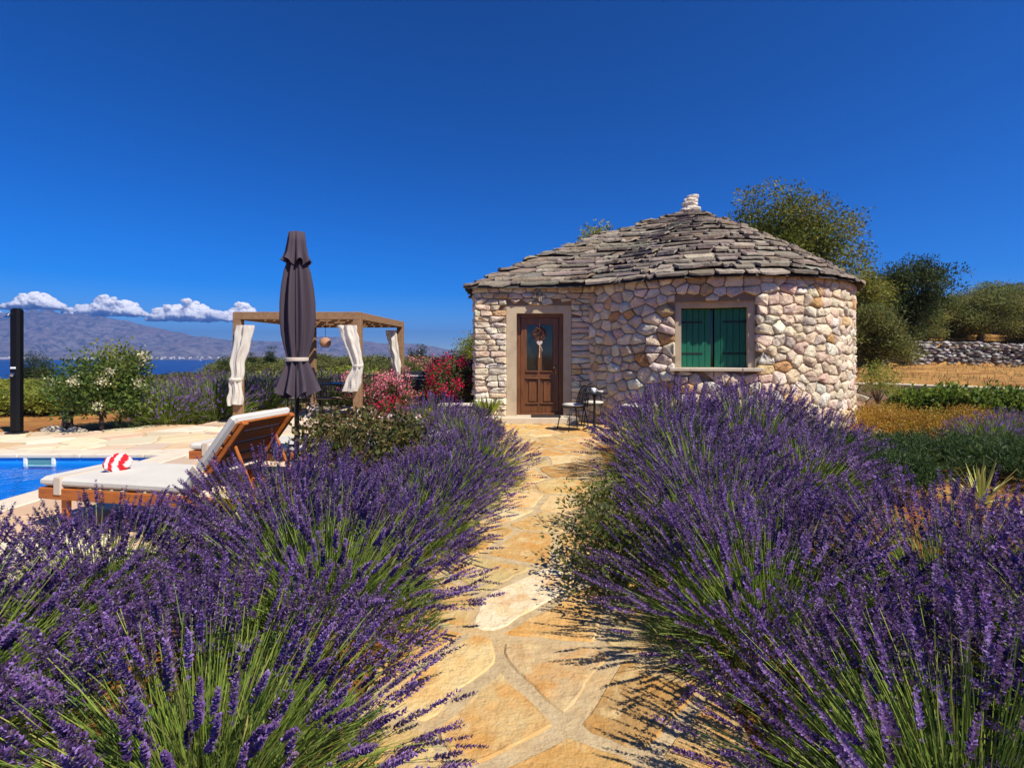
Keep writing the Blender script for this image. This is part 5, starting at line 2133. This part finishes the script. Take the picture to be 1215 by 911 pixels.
for k, (q, yb_, d_, r_, lab) in enumerate(((1160, 530, 7.6, .22, 'pale weathered boulder among the rosemary bushes'), (1090, 515, 8.2, .16, 'flat pale stone below the orange cushion plants'),
                                      (1032, 508, 8.9, .22, 'pale edging stone beside the round wall'), (1205, 607, 4.6, .10, 'small pale stone in the red soil behind the yucca'))):
    V, Fc = boulder(r_ * 1.2, r_ * .8, r_ * .7, 60 + k)
    o = MB().add(V, Fc).build('garden_rock', M['rock'], None, ((q - 607.5) / F * d_, d_, r_ * .35 - .05))
    tag(o, lab, 'rock')
# paved strip along the round wall
strip_regs = [[(3.4, 8.55), (8.3, 8.55), (8.3, 9.3), (3.4, 9.2)]]
strip = tag(sheet('side_path', strip_regs, -.006, M['grout']), kind='structure')
paving(strip, (0, 0, 0), strip_regs, .5, .04, M['flag'], 'flagstone', 60, 23, FLAGP, FLAGW, top=.014)

# --- trees on the right and behind the house
x, y, z = at_px(903, 21)
m_ = plant_meshes(520, 3.9, 3.0, 4.6, 620, 80, .24, .13, .062, [(.12, .15, .022), (.18, .20, .032), (.065, .09, .016), (.30, .26, .05)], [4, 3, 2.4, 1.5], 2.2, .22, nlimb=44, low=-.8, lobes=40)
plant('walnut_tree', m_, 'large leafy tree rising behind the conical roof', 'tree', (x, y, z), 0, (1, 1, (CAMZ + (HOR - 222) / F * 20 - z) / 7.5))
x, y, z = at_px(990, 19.5)
m_ = plant_meshes(521, 2.2, 2.2, 3.0, 330, 70, .20, .12, .055, [(.14, .165, .026), (.21, .22, .036), (.07, .095, .018), (.32, .28, .055)], [4, 3, 2.4, 1.5], 1.4, .14, nlimb=30, low=-.9, lobes=22)
plant('leafy_tree', m_, 'smaller yellow green tree leaning beside the big tree', 'tree', (x, y, z), 0, (1, 1, (CAMZ + (HOR - 292) / F * 19 - z) / 5.1))
x, y, z = at_px(1078, 25)
m_ = plant_meshes(522, 2.2, 2.0, 2.7, 340, 80, .19, .12, .055, DARKP, DARKW, 1.3, .16, nlimb=24, low=-.9, lobes=22)
plant('carob_tree', m_, 'dark round tree standing among the pale olive trees', 'tree', (x, y, z), 0, (1, 1, (CAMZ + (HOR - 298) / F * 24.5 - z) / 4.6))
ol_v = [plant_meshes(530 + k, 1.7, 1.55, 1.5, 330, 70, .17, .12, .034, OLIVEP, OLIVEW, .6, .13, nlimb=30, low=-.95, lobes=22) for k in range(3)]
for k, (q, d_, yt, wd) in enumerate(((1035, 17.5, 345, .95), (1012, 21, 352, .9), (1062, 27, 350, 1.1), (1125, 28, 350, 1.2), (1165, 27.5, 341, 1.25), (1215, 27.5, 345, 1.2), (1265, 28, 342, 1.2), (1100, 29, 352, 1.2), (1190, 33, 340, 1.6), (1290, 27, 372, .9), (1050, 31, 345, 1.4), (1320, 29, 340, 1.4), (1140, 31, 345, 1.4), (1085, 27, 362, 1.0), (1230, 31, 342, 1.4))):
    x, y, z = at_px(q, d_)
    hh = (CAMZ - (yt - HOR) / F * d_ - z) / 2.95
    plant('olive_tree', ol_v[k % 3], 'grey green olive tree on the dry slope above the garden', 'tree', (x, y, z), k * 2.1, (wd, wd, hh), 'olive trees on the dry slope')
x, y, z = at_px(708, 22)
m_ = plant_meshes(540, .75, .9, 6.2, 40, 50, .2, .15, .07, BUSHP, BUSHW, 5.0, .12, nlimb=10)
plant('slender_tree', m_, 'slender tree whose tip shows above the roof slope', 'tree', (x, y, z), 0, (1, 1, (CAMZ + (HOR - 270) / F * 22 - z) / 7.1))
x, y, z = at_px(566, 24)
m_ = plant_meshes(541, 1.1, 1.1, 1.9, 80, 50, .22, .13, .06, BUSHP, BUSHW, .9, .1, nlimb=14)
plant('leafy_tree', m_, 'small green tree showing beside the porch wall', 'tree', (x, y, z), 0, (.8, .8, (CAMZ + (HOR - 392) / F * 24 - z) / 3.0))
# sailing boat
bx, by = (238 - 607.5) / F * 2700, 2700
sb = thing('sailing_boat', 'tiny white sailing boat far out on the sea', 'boat', (bx, by, SEAZ))
MB().add([(-7, 0, 0), (0, -2, 0), (7, 0, 0), (0, 2, 0), (-8, 0, 2), (0, -2.6, 2), (9, 0, 2.4), (0, 2.6, 2)], [(0, 1, 5, 4), (1, 2, 6, 5), (2, 3, 7, 6), (3, 0, 4, 7), (4, 5, 6, 7)]).build('hull', M['white'], sb)
MB().add([(-6, -.1, 3), (1, -.1, 3), (1, -.1, 19), (-6, .1, 3), (1, .1, 3), (1, .1, 19)], [(0, 1, 2), (5, 4, 3), (0, 2, 5, 3), (1, 4, 5, 2), (0, 3, 4, 1)]).build('sail', M['white'], sb)
MB().tube([(1.2, 0, 2), (1.2, 0, 20)], .15, 6).build('mast', M['white'], sb)

# ------------------------------------------------------------------ dry grass on the slope
rg = np.random.default_rng(77)
n = 16000
gxr = rg.uniform(8.5, 34, n)
gyr = rg.uniform(9.5, 40, n)
ok = (gw_side(gxr, gyr) > .35) & (gxr / gyr > .5)
cl = np.array([mnoise.noise((a * .35, b_ * .35, 2.2)) for a, b_ in zip(gxr, gyr)])
ok &= cl > -.12
gxr, gyr = gxr[ok], gyr[ok]
n = len(gxr)
Pg = np.stack([gxr, gyr, terrain(gxr, gyr) - .01], 1)
V, Fq, c = leaf_quads(Pg, rg.normal(0, .45, (n, 3)) + np.array([0, 0, 1.0]), rg.uniform(.08, .26, n), .022, rng_cols(rg, n, [(.50, .33, .12), (.42, .25, .08), (.55, .40, .17), (.24, .24, .07)], [4, 3, 2, 1], .12), rg)
tag(link('dry_grass', mesh_np('dry_grass', V, Fq, c), M['leaf']), kind='stuff')

# ------------------------------------------------------------------ haze
hz = bpy.data.materials.new('haze_air')
hz.use_nodes = True
t = hz.node_tree
for n_ in list(t.nodes):
    if n_.type != 'OUTPUT_MATERIAL':
        t.nodes.remove(n_)
pv = t.nodes.new("ShaderNodeVolumePrincipled")
pv.inputs['Color'].default_value = (.15, .38, 1.0, 1)
pv.inputs['Density'].default_value = 1.9e-4
pv.inputs['Anisotropy'].default_value = .2
t.links.new(pv.outputs[0], t.nodes["Material Output"].inputs['Volume'])
mb = MB()
mb.box((0, 2900, 195), (21600, 13500, 510))
hzo = mb.build('haze', hz)
tag(hzo, kind='stuff')
